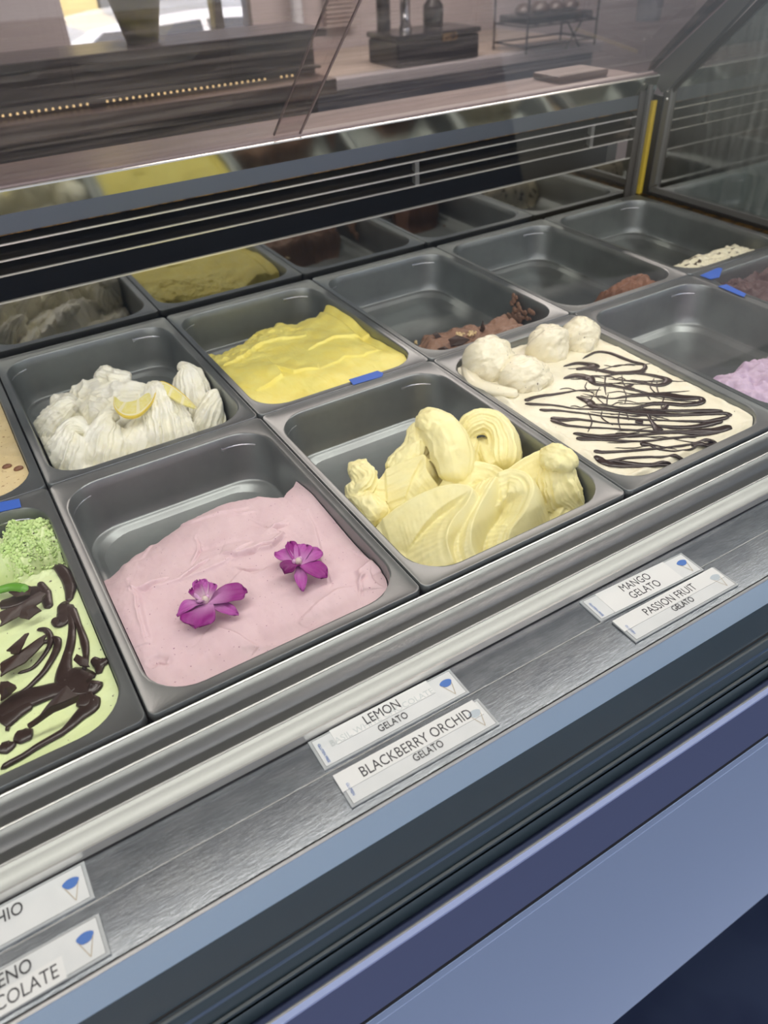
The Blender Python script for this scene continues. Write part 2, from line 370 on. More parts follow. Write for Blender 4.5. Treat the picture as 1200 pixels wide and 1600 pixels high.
# --- bright yellow mango gelato
mg_edge = W2([(312, 546), (340, 549), (375, 529), (405, 511), (433, 499), (463, 501), (495, 499), (512, 482), (535, 484)], -.025)
mg_edge = [(mg_edge[0][0]-.05, mg_edge[0][1]-.01)]+mg_edge+[(mg_edge[-1][0]+.06, mg_edge[-1][1]+.01)]
mg_s = [(W2([(345, 575), (380, 560), (395, 545), (430, 530), (480, 525)], -.02), .004, .004, .02),
        (W2([(400, 615), (440, 590), (430, 575), (460, 585), (500, 580)], -.015), .004, .004, .02),
        (W2([(480, 545), (520, 530), (560, 525), (590, 520)], -.015), .003, .004, .02),
        (W2([(500, 580), (540, 560), (570, 558), (600, 545)], -.015), .002, .004, .02)]
def h_mango(x, y):
    yb = np.interp(x, [p[0] for p in mg_edge], [p[1] for p in mg_edge])+.005*fbm(x*90, y*0+3, 3); d = yb-y
    rough = sst(.12, .02, d)*sst(.46, .40, x)
    top = -.012-.010*sst(.42, .62, y)+.008*fbm(x*16+3, y*12, 3)+.005*rough*fbm(x*70, y*80, 4)+.0008*fbm(x*120, y*40, 3)
    for p_, h, w, tl in mg_s: top = top+step(x+.002*fbm(x*70, y*70, 2), y+.002*fbm(x*70+5, y*70, 2), p_, h*1.4, w*.6, tl)
    top = top+.012*sst(.42, .49, x)*sst(.50, .57, y)-.006*np.exp(-((x-.487)/.006)**2)*sst(.42, .50, y)
    top = top-.010*np.exp(-np.clip(d, 0, 1)/.02)
    return np.where(d > 0, top, FLOOR-.004+(top-FLOOR)*np.exp(d/.004))
G_mango = field('mango_gelato', 1, 1, h_mango, M_mango, 'bright yellow scraped gelato in the back row pan', 300, 380)

# --- stracciatella, full
def h_strac(x, y):
    top = -.0075+.0022*fbm(x*18, y*14, 3)+.0006*fbm(x*130, y*110, 3)
    edge = np.minimum(np.minimum(x-.5155, .757-x), np.minimum(y-.012, .344-y))
    top = top-.004*np.exp(-edge/.006)*(1+fbm(x*60, y*60, 2))+.0025*np.exp(-((edge-.014)/.005)**2)*(1+2*fbm(x*40, y*40, 2))
    return top-.003*sst(.06, .02, y)
G_strac = field('stracciatella_gelato', 0, 2, h_strac, M_strac, 'flat white gelato with dark chocolate drizzle over it', 220, 300)

# --- mint with chocolate, full at front with a crumbly rear
def h_green(x, y):
    top = -.009+.003*fbm(x*16, y*14, 3)+.0007*fbm(x*110, y*110, 3)
    rear = sst(.215, .26, y)
    cr = -.026+.030*fbm(x*26+5, y*26, 4)+.012*fbm(x*110, y*110, 3)+.018*np.exp(-((x+.048)/.03)**2-((y-.305)/.03)**2)
    top = top*(1-rear)+cr*rear
    hole = np.exp(-((x+.028)/.020)**2-((y-.262)/.014)**2)+np.exp(-((x+.075)/.016)**2-((y-.275)/.012)**2)
    top = top-.040*hole
    lipd, s, t = pdist(x, y, W2([(0, 930), (30, 905), (60, 895), (95, 885)], -.01)); top = top+.006*np.exp(-(lipd/.008)**2)
    d = .335+.006*fbm(x*60, x*0, 3)-y
    return np.where(d > 0, top, FLOOR+(top-FLOOR)*np.exp(d/.004))
G_green = field('mint_gelato', 0, -1, h_green, M_green, 'pale green gelato with chocolate shards at the left edge', 220, 300)

def h_tan(x, y): return -.008+.004*fbm(x*14, y*12, 3)+.0008*fbm(x*120, y*120, 3)
G_tan = field('coffee_gelato', 1, -1, h_tan, M_tan, 'speckled tan gelato at the left edge, back row', 120, 160)

def strip(yf, ye_px, z0, rough, base=-.03, xr=None, seed=0., sc_=40):
    ed = sorted(W2(ye_px, z0))
    xs = [p[0] for p in ed]; ys = [p[1] for p in ed]
    def f(x, y):
        d = np.interp(x, xs, ys)+.004*fbm(x*90+seed, x*0, 3)-y
        ex = np.minimum(x-xs[0], xs[-1]-x) if xr is None else np.minimum(x-xr[0], xr[1]-x)
        d = np.minimum(d, ex+.003*fbm(y*90, y*0+seed, 2))
        top = base+rough*fbm(x*sc_+seed, y*sc_, 4)
        return np.where(d > 0, FLOOR+(top-FLOOR)*(1-np.exp(-d/.010)*.75), FLOOR-.004+.26*(top-FLOOR)*np.exp(d/.003))
    return f
G_ch1 = field('chocolate_gelato', 1, 2, strip(0, [(640, 540), (655, 524), (690, 519), (722, 510), (745, 508), (775, 496), (800, 505), (850, 498)], -.035, .016, -.022, (.538, .735), 2., 34), M_cocoa,
              'small milk chocolate remains with nuts at the pan front', 200, 260)
G_ch2 = field('chocolate_gelato', 1, 3, strip(0, [(900, 476), (915, 462), (930, 448), (950, 441), (975, 434), (990, 420), (1006, 432), (1040, 440)], -.020, .016, -.006, (.893, 1.000), 5., 60), M_cocoab,
              'rough dark brown gelato lump beside the empty far pans', 180, 240)
G_wh = field('stracciatella_gelato', 1, 4, strip(0, [(1038, 412), (1060, 400), (1090, 391), (1110, 384), (1140, 373), (1190, 372)], -.02, .008, -.016, (1.05, 1.26), 9., 60),
             gel('white_gelato_flecked', (.82, .78, .60), (.80, .74, .54), .45, spots=(95, .60, (.06, .04, .03))), 'white chocolate-flecked strip of gelato in the far corner pan', 180, 220)
lil_e = W2([(1090, 585), (1130, 575), (1150, 560), (1175, 555), (1190, 548), (1215, 530), (1260, 500)], -.035)
def h_lil(x, y):
    d, s, t = pdist(x, y, lil_e); d = np.where(s < 0, d, -d)*1.0
    d = d+.004*fbm(x*60, y*60, 3)
    top = -.036+.012*sst(.02, .12, d)+.024*fbm(x*26+8, y*26, 3)+.020*np.abs(fbm(x*38, y*22+7, 3))+.005*fbm(x*120, y*90, 3)
    return np.where(d > 0, FLOOR+(top-FLOOR)*(1-np.exp(-d/.008)*.6), FLOOR-.004+.4*(top-FLOOR)*np.exp(d/.003))
G_lil = field('lilac_gelato', 0, 3, h_lil, M_lilac, 'lilac gelato heaped at the right edge of the photo', 200, 260)
def h_dark(x, y): return -.024+.018*fbm(x*30+4, y*30, 4)+.016*np.abs(fbm(x*60, y*14, 3))
G_dark = field('dark_chocolate_gelato', 0, 4, h_dark, M_dark, 'rough dark chocolate gelato at the right edge beyond the lilac', 180, 240)

# --- lobes: swept folds of gelato with striations along the flow
def lobe(spine, rad, flat=1.0, tilt=0.0, stri=10, amp=.06, seed=0, rings=70, seg=150, twist=0.0, sharp=0.0, tipr=.12, rough=1.0):
    """swept blob: spine pts (x,y,z), radii along it; ridged grooves run along the flow; flat squashes the section"""
    C = catmull(spine, rings); R = np.interp(np.linspace(0, 1, rings), np.linspace(0, 1, len(rad)), rad)
    e = np.linspace(0, 1, rings); cap = np.minimum(1, np.sqrt(np.clip(e/.10, 0, 1)*(2-np.clip(e/.10, 0, 1)))) * np.maximum(tipr, np.sqrt(np.clip((1-e)/.12, 0, 1)*(2-np.clip((1-e)/.12, 0, 1))))
    R = R*np.maximum(cap, .02)
    T = np.gradient(C, axis=0); T /= np.linalg.norm(T, axis=1)[:, None]+1e-12
    V = []; ref = np.array([0, 0, 1.0]); n_ = np.cross(T[0], ref)
    if np.linalg.norm(n_) < .1: n_ = np.cross(T[0], np.array([1., 0, 0]))
    n_ /= np.linalg.norm(n_); th = np.linspace(0, 2*math.pi, seg, endpoint=False)
    for k in range(rings):
        n_ = n_-T[k]*(n_@T[k]); n_ /= np.linalg.norm(n_)+1e-12; b_ = np.cross(T[k], n_)
        ph = th+.5*e[k]*twist; q = stri*.22
        a1 = 1-2*np.abs(vnoise(np.cos(ph)*q+seed*3.1, np.sin(ph)*q+seed*1.7+e[k]*.5)*1.6)
        a2 = 1-2*np.abs(vnoise(np.cos(ph)*q*2.6+seed, np.sin(ph)*q*2.6+seed*2.3+e[k]*.8)*1.6)
        big = vnoise(np.cos(th)*1.1+seed*5, np.sin(th)*1.1+e[k]*2.2)
        rr = R[k]*(1+amp*1.5*a1+amp*.9*a2+.30*big)
        rr = rr*(1+sharp*np.cos(th)**6)
        px = np.cos(th)*rr; py = np.sin(th)*rr*flat
        ca, sa = math.cos(tilt+twist*e[k]), math.sin(tilt+twist*e[k])
        V.append(C[k]+np.outer(px*ca-py*sa, n_)+np.outer(px*sa+py*ca, b_))
    V = np.vstack(V)
    rg = rough
    for ax_ in range(3):
        V[:, ax_] += rg*(.0050*vnoise(V[:, 0]*75+ax_*31+seed, V[:, 1]*75+V[:, 2]*40)+.0022*vnoise(V[:, 0]*210+V[:, 2]*90, V[:, 1]*190+ax_*17)+.0008*vnoise(V[:, 0]*520+V[:, 2]*300, V[:, 1]*500+ax_*7))
    F = []
    for k in range(rings-1):
        for j in range(seg): F.append((k*seg+j, k*seg+(j+1) % seg, (k+1)*seg+(j+1) % seg, (k+1)*seg+j))
    V = np.vstack([V, C[0], C[-1]]); a, b = len(V)-2, len(V)-1
    for j in range(seg):
        F.append((a, (j+1) % seg, j)); F.append((b, (rings-1)*seg+j, (rings-1)*seg+(j+1) % seg))
    return V, F
def fold(x, y, crest, left=True, slope=.55, cliff=.006, amp=.0022, freq=190, seed=0, pw=1.15, hang=.03):
    """height of a folded sheet: crest polyline with heights, gentle slope on one side, steep drop on the other"""
    c = catmull(crest, len(crest)*5); d, s_, t = pdist(x, y, [tuple(p[:2]) for p in c]); zc = np.interp(t, np.linspace(0, 1, len(c)), c[:, 2])
    g = (s_ > 0) if left else (s_ < 0)
    ends = np.maximum(0, (.02-t)/.02)+np.maximum(0, (t-.98)/.02)
    st_ = amp*(1-2.6*np.abs(vnoise(d*freq+seed*7, t*1.8+seed)))*np.minimum(1, d/.004)+amp*.6*(1-2.6*np.abs(vnoise(d*freq*2.3+seed, t*3)))*np.minimum(1, d/.003)
    curl = .0016*np.exp(-((d-.0015)/.0018)**2)
    gen = zc-slope*.05*(d/.05)**pw+st_+curl
    stp = zc-(d/cliff)*.012-(d/.03)**2*.06
    return np.where(g, gen, stp)-ends*.004
def inside_pan(V, row, i, m=.0015):
    """push vertices back inside the pan walls"""
    cx, cy_ = pan_xy(row, i); V = V.copy(); x = V[:, 0]-cx; y = V[:, 1]-cy_-OCY; z = V[:, 2]
    ins = np.where(z > 0, .001, np.where(z > -.064, .001+.005*np.clip(-z, 0, .064)/.064, .0065+(-z-.064)*1.4))+m
    hw = OHW-ins; hd = OHD-ins; r = ORR-ins*.5
    x = np.clip(x, -hw, hw); y = np.clip(y, -hd, hd)
    ax, ay = np.abs(x), np.abs(y); vx, vy = ax-(hw-r), ay-(hd-r); L = np.hypot(vx, vy); c = (vx > 0) & (vy > 0) & (L > r)
    ax = np.where(c, hw-r+r*vx/(L+1e-9), ax); ay = np.where(c, hd-r+r*vy/(L+1e-9), ay)
    V[:, 0] = np.sign(x)*ax+cx; V[:, 1] = np.sign(y)*ay+cy_+OCY; V[:, 2] = np.maximum(z, FLOOR+.0003); return V
def join_lobes(name, lobes, row, i, m, label, base=None, voxel=None, smooth_it=2):
    V = []; F = []; n = 0
    for v, f in lobes:
        v = inside_pan(v, row, i); V.append(v); F += [tuple(q+n for q in ff) for ff in f]; n += len(v)
    V = np.vstack(V); cx, cy_ = pan_xy(row, i)
    o = raw(name, V-np.array([cx, cy_, 0]), F, m, None, True); o.location = (cx, cy_, 0)
    if base is not None:      # merge the base heightfield mesh
        bm = bmesh.new(); bm.from_mesh(o.data); bm.from_mesh(base.data); bm.to_mesh(o.data); bm.free()
        bpy.data.objects.remove(base)
    if voxel:
        md = o.modifiers.new('r', 'REMESH'); md.mode = 'VOXEL'; md.voxel_size = voxel; md.use_smooth_shade = True
        ms = o.modifiers.new('s', 'SMOOTH'); ms.factor = .5; ms.iterations = smooth_it
        dg = bpy.context.evaluated_depsgraph_get(); me = bpy.data.meshes.new_from_object(o.evaluated_get(dg))
        o.modifiers.clear(); o.data = me
    o.data.polygons.foreach_set('use_smooth', [True]*len(o.data.polygons))
    return tag(o, label, 'gelato')

def solid_field(row, i, f, nx=120, ny=160):
    """closed heightfield (top + bottom) for remeshing"""
    cx, cy_ = pan_xy(row, i)
    a = np.linspace(-1, 1, nx); b = np.linspace(-1, 1, ny); X, Y = np.meshgrid(a, b, indexing='ij')
    lx, ly = map_round(X, Y, OHW-.004, OHD-.004, ORR); ly = ly+OCY; z = f(lx+cx, ly+cy_)
    z = np.maximum(z, FLOOR+.0006)
    k = np.where(z < -.064, 1-(-z-.064)*1.0/OHW, 1)
    T_ = np.stack([lx*k+cx, ly*k+cy_, z], -1).reshape(-1, 3); B = T_.copy(); B[:, 2] = FLOOR+.0002
    idx = np.arange(nx*ny).reshape(nx, ny); q = np.stack([idx[:-1, :-1], idx[1:, :-1], idx[1:, 1:], idx[:-1, 1:]], -1).reshape(-1, 4)
    # keep only where it stands above the floor
    kp = T_[q][:, :, 2].max(1) > FLOOR+.002; q = q[kp]
    F = [tuple(r_) for r_ in q]+[tuple(r_[::-1]+nx*ny) for r_ in q]
    from collections import Counter
    E_ = {}
    for r_ in q:
        for j in range(4):
            e_ = (r_[j], r_[(j+1) % 4]); E_[e_] = 1
    for (p_, q_) in list(E_):
        if (q_, p_) not in E_: F.append((q_, p_, p_+nx*ny, q_+nx*ny))
    return np.vstack([T_, B]), F

# --- passion fruit: big folded swirls
def L3(*a): return [P(u, v, z) for u, v, z in a]
pf = []
PFL = [(L3((592, 815, -.045), (625, 790, -.030), (665, 768, -.016), (705, 757, -.008), (738, 762, -.006), (732, 785, -.014), (708, 815, -.026), (700, 845, -.036), (712, 885, -.05)), False, .62, .010, .0006, 120, 1),
       (L3((778, 745, -.006), (768, 762, -.008), (752, 790, -.018), (740, 820, -.028), (738, 850, -.038), (750, 880, -.05)), False, .75, .008, .0020, 230, 2),
       (L3((775, 740, -.006), (800, 733, -.001), (826, 742, .000), (836, 765, -.006), (822, 800, -.022), (800, 830, -.036), (795, 860, -.050)), False, .60, .012, .0016, 240, 3),
       (L3((545, 765, -.040), (580, 742, -.030), (620, 722, -.020), (652, 700, -.010), (672, 680, -.002)), False, .95, .014, .0022, 230, 4),
       (L3((600, 735, -.024), (632, 722, -.014), (664, 712, -.006), (668, 735, -.018), (690, 765, -.036)), False, .8, .010, .0024, 260, 5),
       (L3((705, 735, -.014), (735, 722, -.010), (770, 726, -.010), (790, 738, -.010)), False, .9, .016, .0022, 240, 6),
       (L3((790, 735, -.010), (820, 715, -.002), (850, 703, .004), (880, 712, .004), (900, 735, -.004), (905, 762, -.02), (915, 800, -.05)), False, .9, .010, .0022, 210, 7)]
pf_b = W2([(530, 775), (560, 738), (610, 715), (655, 672), (720, 672), (760, 668), (800, 690), (850, 698), (900, 705), (925, 745), (930, 800)], -.02)
def h_pf(x, y):
    d, s, t = pdist(x, y, pf_b); d = np.where(s > 0, -d, d)
    z = np.full(np.shape(x), FLOOR+.016)+.004*fbm(x*26, y*26, 3)
    for cr_, lf, sl, cl, am, fq, sd in PFL: z = np.maximum(z, fold(x, y, cr_, lf, sl, cl, am, fq, sd))
    z = z+.0008*fbm(x*160, y*160, 3)
    rim = sst(-.004, .012, d+.004*fbm(x*50, y*50, 2))
    return np.where(rim > 0, FLOOR+(z-FLOOR)*rim, FLOOR-.002)
pf.append(solid_field(0, 1, h_pf, 330, 440))
pf.append(lobe(L3((552, 772, -.052), (572, 790, -.050), (592, 812, -.050)), [.012, .018, .016], .8, 0, 14, .08, 33, rings=40, seg=90))
pf.append(lobe(L3((545, 742, -.038), (560, 738, -.034), (572, 752, -.034), (558, 765, -.040), (548, 752, -.036)), [.010, .014, .014, .012, .008], .8, .2, 14, .09, 1, rings=40, seg=90))
0 and pf.append(lobe(L3((575, 790, -.045), (590, 765, -.034), (610, 762, -.034), (612, 782, -.038), (595, 792, -.042)), [.009, .013, .012, .010, .007], .8, .2, 16, .09, 15, rings=40, seg=90, twist=1))
pf.append(lobe(L3((652, 656, .008), (666, 656, .012), (682, 668, .011), (698, 684, .007), (708, 710, -.004), (712, 740, -.020), (712, 762, -.034)), [.010, .017, .023, .026, .026, .020, .008], .75, .3, 8, .03, 3, rough=.5))
pf.append(lobe(L3((652, 657, .012), (668, 657, .016), (690, 668, .015), (712, 686, .008)), [.010, .016, .019, .016], .55, .2, 8, .03, 23, rough=.9))
pf.append(lobe(L3((648, 660, .006), (650, 690, -.006), (640, 715, -.020), (620, 750, -.040)), [.009, .014, .018, .020], .8, .3, 15, .07, 4))
pf.append(lobe(L3((730, 700, -.018), (727, 680, -.006), (738, 664, .004), (760, 659, .006), (780, 672, .000), (790, 700, -.014), (788, 735, -.030)), [.008, .010, .0115, .012, .012, .013, .014], 1.15, .0, 20, .12, 5, twist=.8, rough=.5))
pf.append(lobe(L3((752, 692, -.022), (762, 712, -.026), (772, 738, -.032)), [.012, .015, .014], .8, .4, 20, .10, 6, rough=.5))
pf.append(lobe(L3((735, 690, -.016), (728, 720, -.026), (715, 750, -.040)), [.012, .016, .018], .7, .4, 14, .06, 6))
pf.append(lobe(L3((852, 712, .000), (868, 714, .006), (884, 722, .005), (893, 738, -.004)), [.012, .018, .018, .010], .8, .2, 10, .035, 12))
pf.append(lobe(L3((862, 722, -.004), (868, 750, -.018), (880, 778, -.034), (902, 795, -.046), (914, 792, -.048)), [.014, .020, .022, .018, .009], .8, .4, 22, .10, 13, twist=.6))
G_pass = join_lobes('passionfruit_gelato', pf, 0, 1, M_pass, 'pale yellow gelato in tall glossy folds, front row', voxel=.0009, smooth_it=1)

# --- lemon: white meringue-like peaks
def peak(base, tip, R, curl=(0, 0), n=20, seed=0, amp=.09, flat=.9, tilt=0., tw=.6):
    b = np.array(base); t = np.array(tip); m1 = b*.55+t*.45; m1[2] += .004
    c = np.array([curl[0], curl[1], 0.0])
    end = t+c+np.array([0, 0, -.004 if (curl[0] or curl[1]) else 0])
    return lobe([b-np.array([0, 0, .012]), b, m1, t, end], [R*1.05, R, R*.78, R*.42, R*.16], flat, tilt, n, amp*1.1, seed, 60, 170, twist=tw*2.2, tipr=.13, rough=.9)
lm = []
lm.append(peak(P(108, 714, -.048), P(118, 668, -.014), .029, (.013, -.010), seed=1, n=24, amp=.10))
lm.append(peak(P(163, 705, -.048), P(172, 655, -.017), .030, (.012, .000), seed=2, amp=.06, n=20))
lm.append(peak(P(262, 676, -.046), P(242, 612, -.002), .033, (-.003, .004), seed=3, amp=.12, n=26))
lm.append(peak(P(212, 695, -.050), P(224, 650, -.022), .020, (0, .003), seed=4, n=16))
lm.append(peak(P(305, 628, -.040), P(287, 580, -.004), .029, (-.003, .0), seed=5, amp=.10, n=24))
lm.append(peak(P(330, 657, -.046), P(340, 620, -.018), .022, (.003, 0), seed=6, amp=.10, n=22))
lm.append(peak(P(82, 670, -.050), P(108, 632, -.020), .024, (.004, 0), seed=21, amp=.08, n=22))
LMF = [(L3((100, 625, -.040), (120, 600, -.024), (150, 592, -.016), (175, 588, -.012), (200, 596, -.016), (240, 604, -.020)), False, .5, .010, .0018, 260, 1),
       (L3((55, 645, -.050), (75, 625, -.038), (100, 615, -.032), (128, 625, -.030)), False, .6, .010, .0022, 300, 2),
       (L3((120, 640, -.036), (140, 622, -.026), (165, 625, -.024), (178, 640, -.030), (165, 660, -.036)), False, .55, .008, .0014, 260, 3),
       (L3((150, 655, -.036), (172, 632, -.026), (190, 618, -.022), (210, 622, -.026)), False, .6, .008, .0014, 260, 4),
       (L3((45, 672, -.054), (62, 655, -.044), (85, 650, -.038), (110, 660, -.040)), False, .7, .010, .0024, 300, 5),
       (L3((170, 600, -.018), (195, 598, -.012), (225, 600, -.016), (245, 612, -.022)), False, .6, .010, .0022, 280, 6)]
lm_b = W2([(36, 690), (48, 640), (70, 612), (105, 592), (150, 580), (200, 580), (250, 588), (290, 575), (335, 590), (370, 640)], -.03)
def h_lm(x, y):
    d, s, t = pdist(x, y, lm_b); d = np.where(s > 0, -d, d)
    z = FLOOR+.024+.010*fbm(x*34, y*34, 4)
    for cr_, lf, sl, cl, am, fq, sd in LMF: z = np.maximum(z, fold(x, y, cr_, lf, sl, cl, am, fq, sd))
    wx_ = x+.01*fbm(x*30+3, y*30, 2); wy_ = y+.01*fbm(x*30, y*30+9, 2)
    z = z+.0030*(1-3*np.abs(vnoise(wx_*90, wy_*60)))+.0008*fbm(x*200, y*200, 2)
    rim = sst(-.003, .014, d+.005*fbm(x*60, y*60, 2))
    return np.where(rim > 0, FLOOR+(z-FLOOR)*rim, FLOOR-.002)
lm.append(solid_field(1, 0, h_lm, 300, 400))
lm.append(lobe(L3((150, 588, -.020), (162, 582, -.010), (178, 588, -.012), (205, 592, -.016)), [.006, .010, .011, .008], .8, 0, 14, .09, 31, rings=40, seg=90))
G_lemon = join_lobes('lemon_gelato', lm, 1, 0, M_lemon, 'white swirled gelato in soft peaks behind the pink gelato', voxel=.0009, smooth_it=1)

# --- lemon slice, twisted
def lemon_slice():
    c0 = Vector(tuple(P(240, 618, -.010))); t = thing('lemon_slice', 'twisted lemon slice lying in the white gelato peaks', 'lemon slice', tuple(c0))
    M_r = mat('lemon_rind', (.82, .62, .08), .4); M_p = mat('lemon_pith', (.88, .82, .52), .5); M_f = mat('lemon_flesh', (.86, .76, .26), .25, 0, .5, sss=.2, noise=(160, .6, (.90, .84, .45), 3, (1, 1, 1)))
    def half(rim, cen):
        R_ = catmull([P(*p) for p in rim], 41); C_ = catmull([P(*p) for p in cen], 41)
        def patch(name, a, b, i0, i1, th, m):
            V = []; F = []; nn = i1-i0+1
            for i in range(i0, i1+1):
                p = R_[i]*(1-a)+C_[i]*a; q = R_[i]*(1-b)+C_[i]*b; up_ = np.array([0, -.25, 1.0])*th
                V += [p+up_, q+up_, q-up_, p-up_]
            for i in range(nn-1):
                for j in range(4): F.append((i*4+j, i*4+(j+1) % 4, i*4+4+(j+1) % 4, i*4+4+j))
            F += [(0, 1, 2, 3), (nn*4-1, nn*4-2, nn*4-3, nn*4-4)]
            o = raw(name, [Vector(v)-c0 for v in V], F, m, t); return o
        patch('rind', 0, .09, 0, 40, .0016, M_r); patch('pith', .09, .19, 0, 40, .0015, M_p)
        for k in range(4): patch('segment', .20, .97, k*10+1, k*10+9, .0013, M_f)
        for k in range(5): patch('membrane', .19, .98, max(0, k*10-1), min(40, k*10+1), .0010, M_p)
    half([(178, 620, .000), (179, 638, -.003), (194, 652, -.004), (216, 651, -.003), (235, 634, .000), (244, 614, .005), (243, 600, .008)],
         [(180, 620, .001), (190, 628, .000), (203, 628, .000), (216, 624, .001), (228, 615, .003), (237, 606, .006), (241, 601, .008)])
    half([(243, 600, .008), (254, 597, .008), (270, 604, .005), (288, 618, .000), (308, 638, -.006)],
         [(243, 602, .007), (250, 608, .004), (264, 620, -.001), (284, 632, -.005), (306, 639, -.007)])
    return t
lemon_slice()

# --- orchids
mat('orchid_petal', (.42, .05, .36), .45, 0, .3, attr='tint', bump=(500, .0003, 3, (1, 1, 1)))
PUR = (.27, .020, .21); PU2 = (.42, .08, .36); PAL = (.58, .30, .54); WHT = (.72, .58, .62)
def orchid(px, z, label, petals, lip):
    c = P(px[0], px[1], z); t = thing('orchid_blossom', label, 'flower', tuple(c), 'orchid blossoms on the pink gelato')
    def petal(name, tip, w, lift, drop, tipc, inner, cup=.3, blunt=.5):
        n, k = 16, 13; tp = P(tip[0], tip[1], z+drop)-c; L = math.hypot(tp[0], tp[1]); ux = np.array([tp[0], tp[1]])/L; uy = np.array([-ux[1], ux[0]])
        V = []; F = []; Cc = []; sd = tip[0]
        for i in range(n):
            s_ = i/(n-1); wd = 1.0*w*(.28+.72*min(1, s_/.55)**.8)*max(.03, 1-max(0, (s_-.55)/.45)**(2+4*blunt))**(.5)
            for j in range(k):
                q = (j/(k-1)-.5)*2; xx = L*s_*(1-.06*q*q*s_); yy = wd*q*.5*(1+.06*math.sin(s_*9+sd))
                zz = lift*math.sin(s_*math.pi*.75)+drop*s_+cup*q*q*wd*.5+.0009*math.sin(q*5+s_*6+sd)*s_+.0008*math.cos(q*11+sd)*s_**3
                V.append((*(ux*xx+uy*yy), zz+.0015)); b = min(1, s_*1.3+abs(q)*.3*s_); v_ = .14*abs(math.sin(q*9+s_*2))
                Cc.append([inner[e_]*(1-b)+tipc[e_]*b*(1-v_) for e_ in range(3)]+[1])
        for i in range(n-1):
            for j in range(k-1): F.append((i*k+j, (i+1)*k+j, (i+1)*k+j+1, i*k+j+1))
        o = raw(name, V, F, MATS['orchid_petal'], t, True)
        ca = o.data.color_attributes.new('tint', 'FLOAT_COLOR', 'POINT'); ca.data.foreach_set('color', np.array(Cc, float).ravel())
        sd_ = o.modifiers.new('t', 'SOLIDIFY'); sd_.thickness = .0007; return o
    for args in petals: petal('petal', *args)
    petal('lip_petal', *lip)
    for k_, (dx_, dy_, r_, cc) in enumerate(((0, 0, .0034, (.62, .52, .46)), (-.0035, .0015, .0026, (.60, .34, .55)), (.003, .002, .0026, (.60, .34, .55)))):
        bm = bmesh.new(); bmesh.ops.create_uvsphere(bm, u_segments=14, v_segments=10, radius=r_)
        for v in bm.verts: v.co = Vector((v.co.x+dx_, v.co.y+dy_, v.co.z*1.3+.0045))
        me = bpy.data.meshes.new('column'); bm.to_mesh(me); bm.free(); link('column', me, mat('orchid_column_%s' % 'abc'[k_], cc, .4), t, True)
    return t
orchid((322, 943), -.009, 'purple orchid blossom, the nearer left one on pink gelato',
       [((308, 988), .031, .006, -.004, PUR, PAL, .15, .9), ((374, 965), .013, .003, -.004, PU2, PAL, .3, .1), ((388, 930), .024, .005, .000, PUR, PAL, .15, .9),
        ((279, 973), .012, .010, -.006, PU2, PAL, .3, .0), ((300, 928), .014, .006, .006, PUR, WHT, .5, .4), ((312, 912), .014, .004, .008, PU2, WHT, .5, .5), ((334, 916), .014, .003, .008, PU2, WHT, .5, .5)],
       ((309, 946), .012, .004, .003, PAL, WHT, .8, .5))
orchid((467, 883), -.009, 'smaller purple orchid blossom, right one on pink gelato',
       [((430, 870), .015, .005, .001, PU2, PAL, .2, .2), ((452, 851), .012, .003, .006, PUR, PU2, .4, .3), ((478, 855), .018, .003, .005, PU2, PAL, .3, .5), ((505, 868), .019, .004, .002, PU2, PAL, .2, .6),
        ((512, 910), .019, .007, -.004, PUR, PU2, .2, .8), ((474, 929), .011, .004, -.004, PU2, PAL, .4, .1)],
       ((446, 903), .017, .006, -.001, (.17, .008, .12), PUR, .5, .8))

# --- chocolate ribbons
def ribbon_mesh(pts, wid, thick=.0012, n=None, lift=.0):
    """flattened tube through world points; wid list of half widths"""
    n = n or max(8, len(pts)*7); C = catmull(pts, n); R = np.interp(np.linspace(0, 1, n), np.linspace(0, 1, len(wid)), wid)
    e = np.linspace(0, 1, n); cap = np.sqrt(np.clip(np.minimum(e, 1-e)/.04, 0.02, 1)); R = R*cap
    T = np.gradient(C, axis=0); T[:, 2] *= .3; T /= np.linalg.norm(T, axis=1)[:, None]+1e-12; up_ = np.array([0, 0, 1.0]); V = []; F = []; sg = 8
    for k in range(n):
        s_ = np.cross(T[k], up_); s_ /= np.linalg.norm(s_)+1e-9
        th_ = min(thick, R[k]*.8)
        for j in range(sg):
            a = 2*math.pi*j/sg; V.append(C[k]+s_*R[k]*math.cos(a)+up_*(th_*math.sin(a)+th_*.4+lift))
    for k in range(n-1):
        for j in range(sg): F.append((k*sg+j, k*sg+(j+1) % sg, (k+1)*sg+(j+1) % sg, (k+1)*sg+j))
    F += [tuple(range(sg))[::-1], tuple((n-1)*sg+j for j in range(sg))]
    return np.array(V), F
def ribbons(name, lst, m, parent, surf=None, thick=.0012):
    V = []; F = []; n = 0
    for pts, wid in lst:
        pts = [np.array(p, float) for p in pts]
        if surf is not None:
            pts = [np.array([p[0], p[1], float(surf(np.array(p[0]), np.array(p[1])))+.0002]) for p in catmull(pts, max(4, len(pts)*3))]
        v, f = ribbon_mesh(pts, wid, thick); V.append(v); F += [tuple(q+n for q in ff) for ff in f]; n += len(v)
    o = raw(name, np.vstack(V), F, m, None, True); o.parent = parent; o.location = -Vector(parent.location); return o
ZS = -.0065
def st(*uv): return [P(600+u/2, 480+v/2, ZS) for u, v in uv]      # crop pixels (2x, origin 600,480)
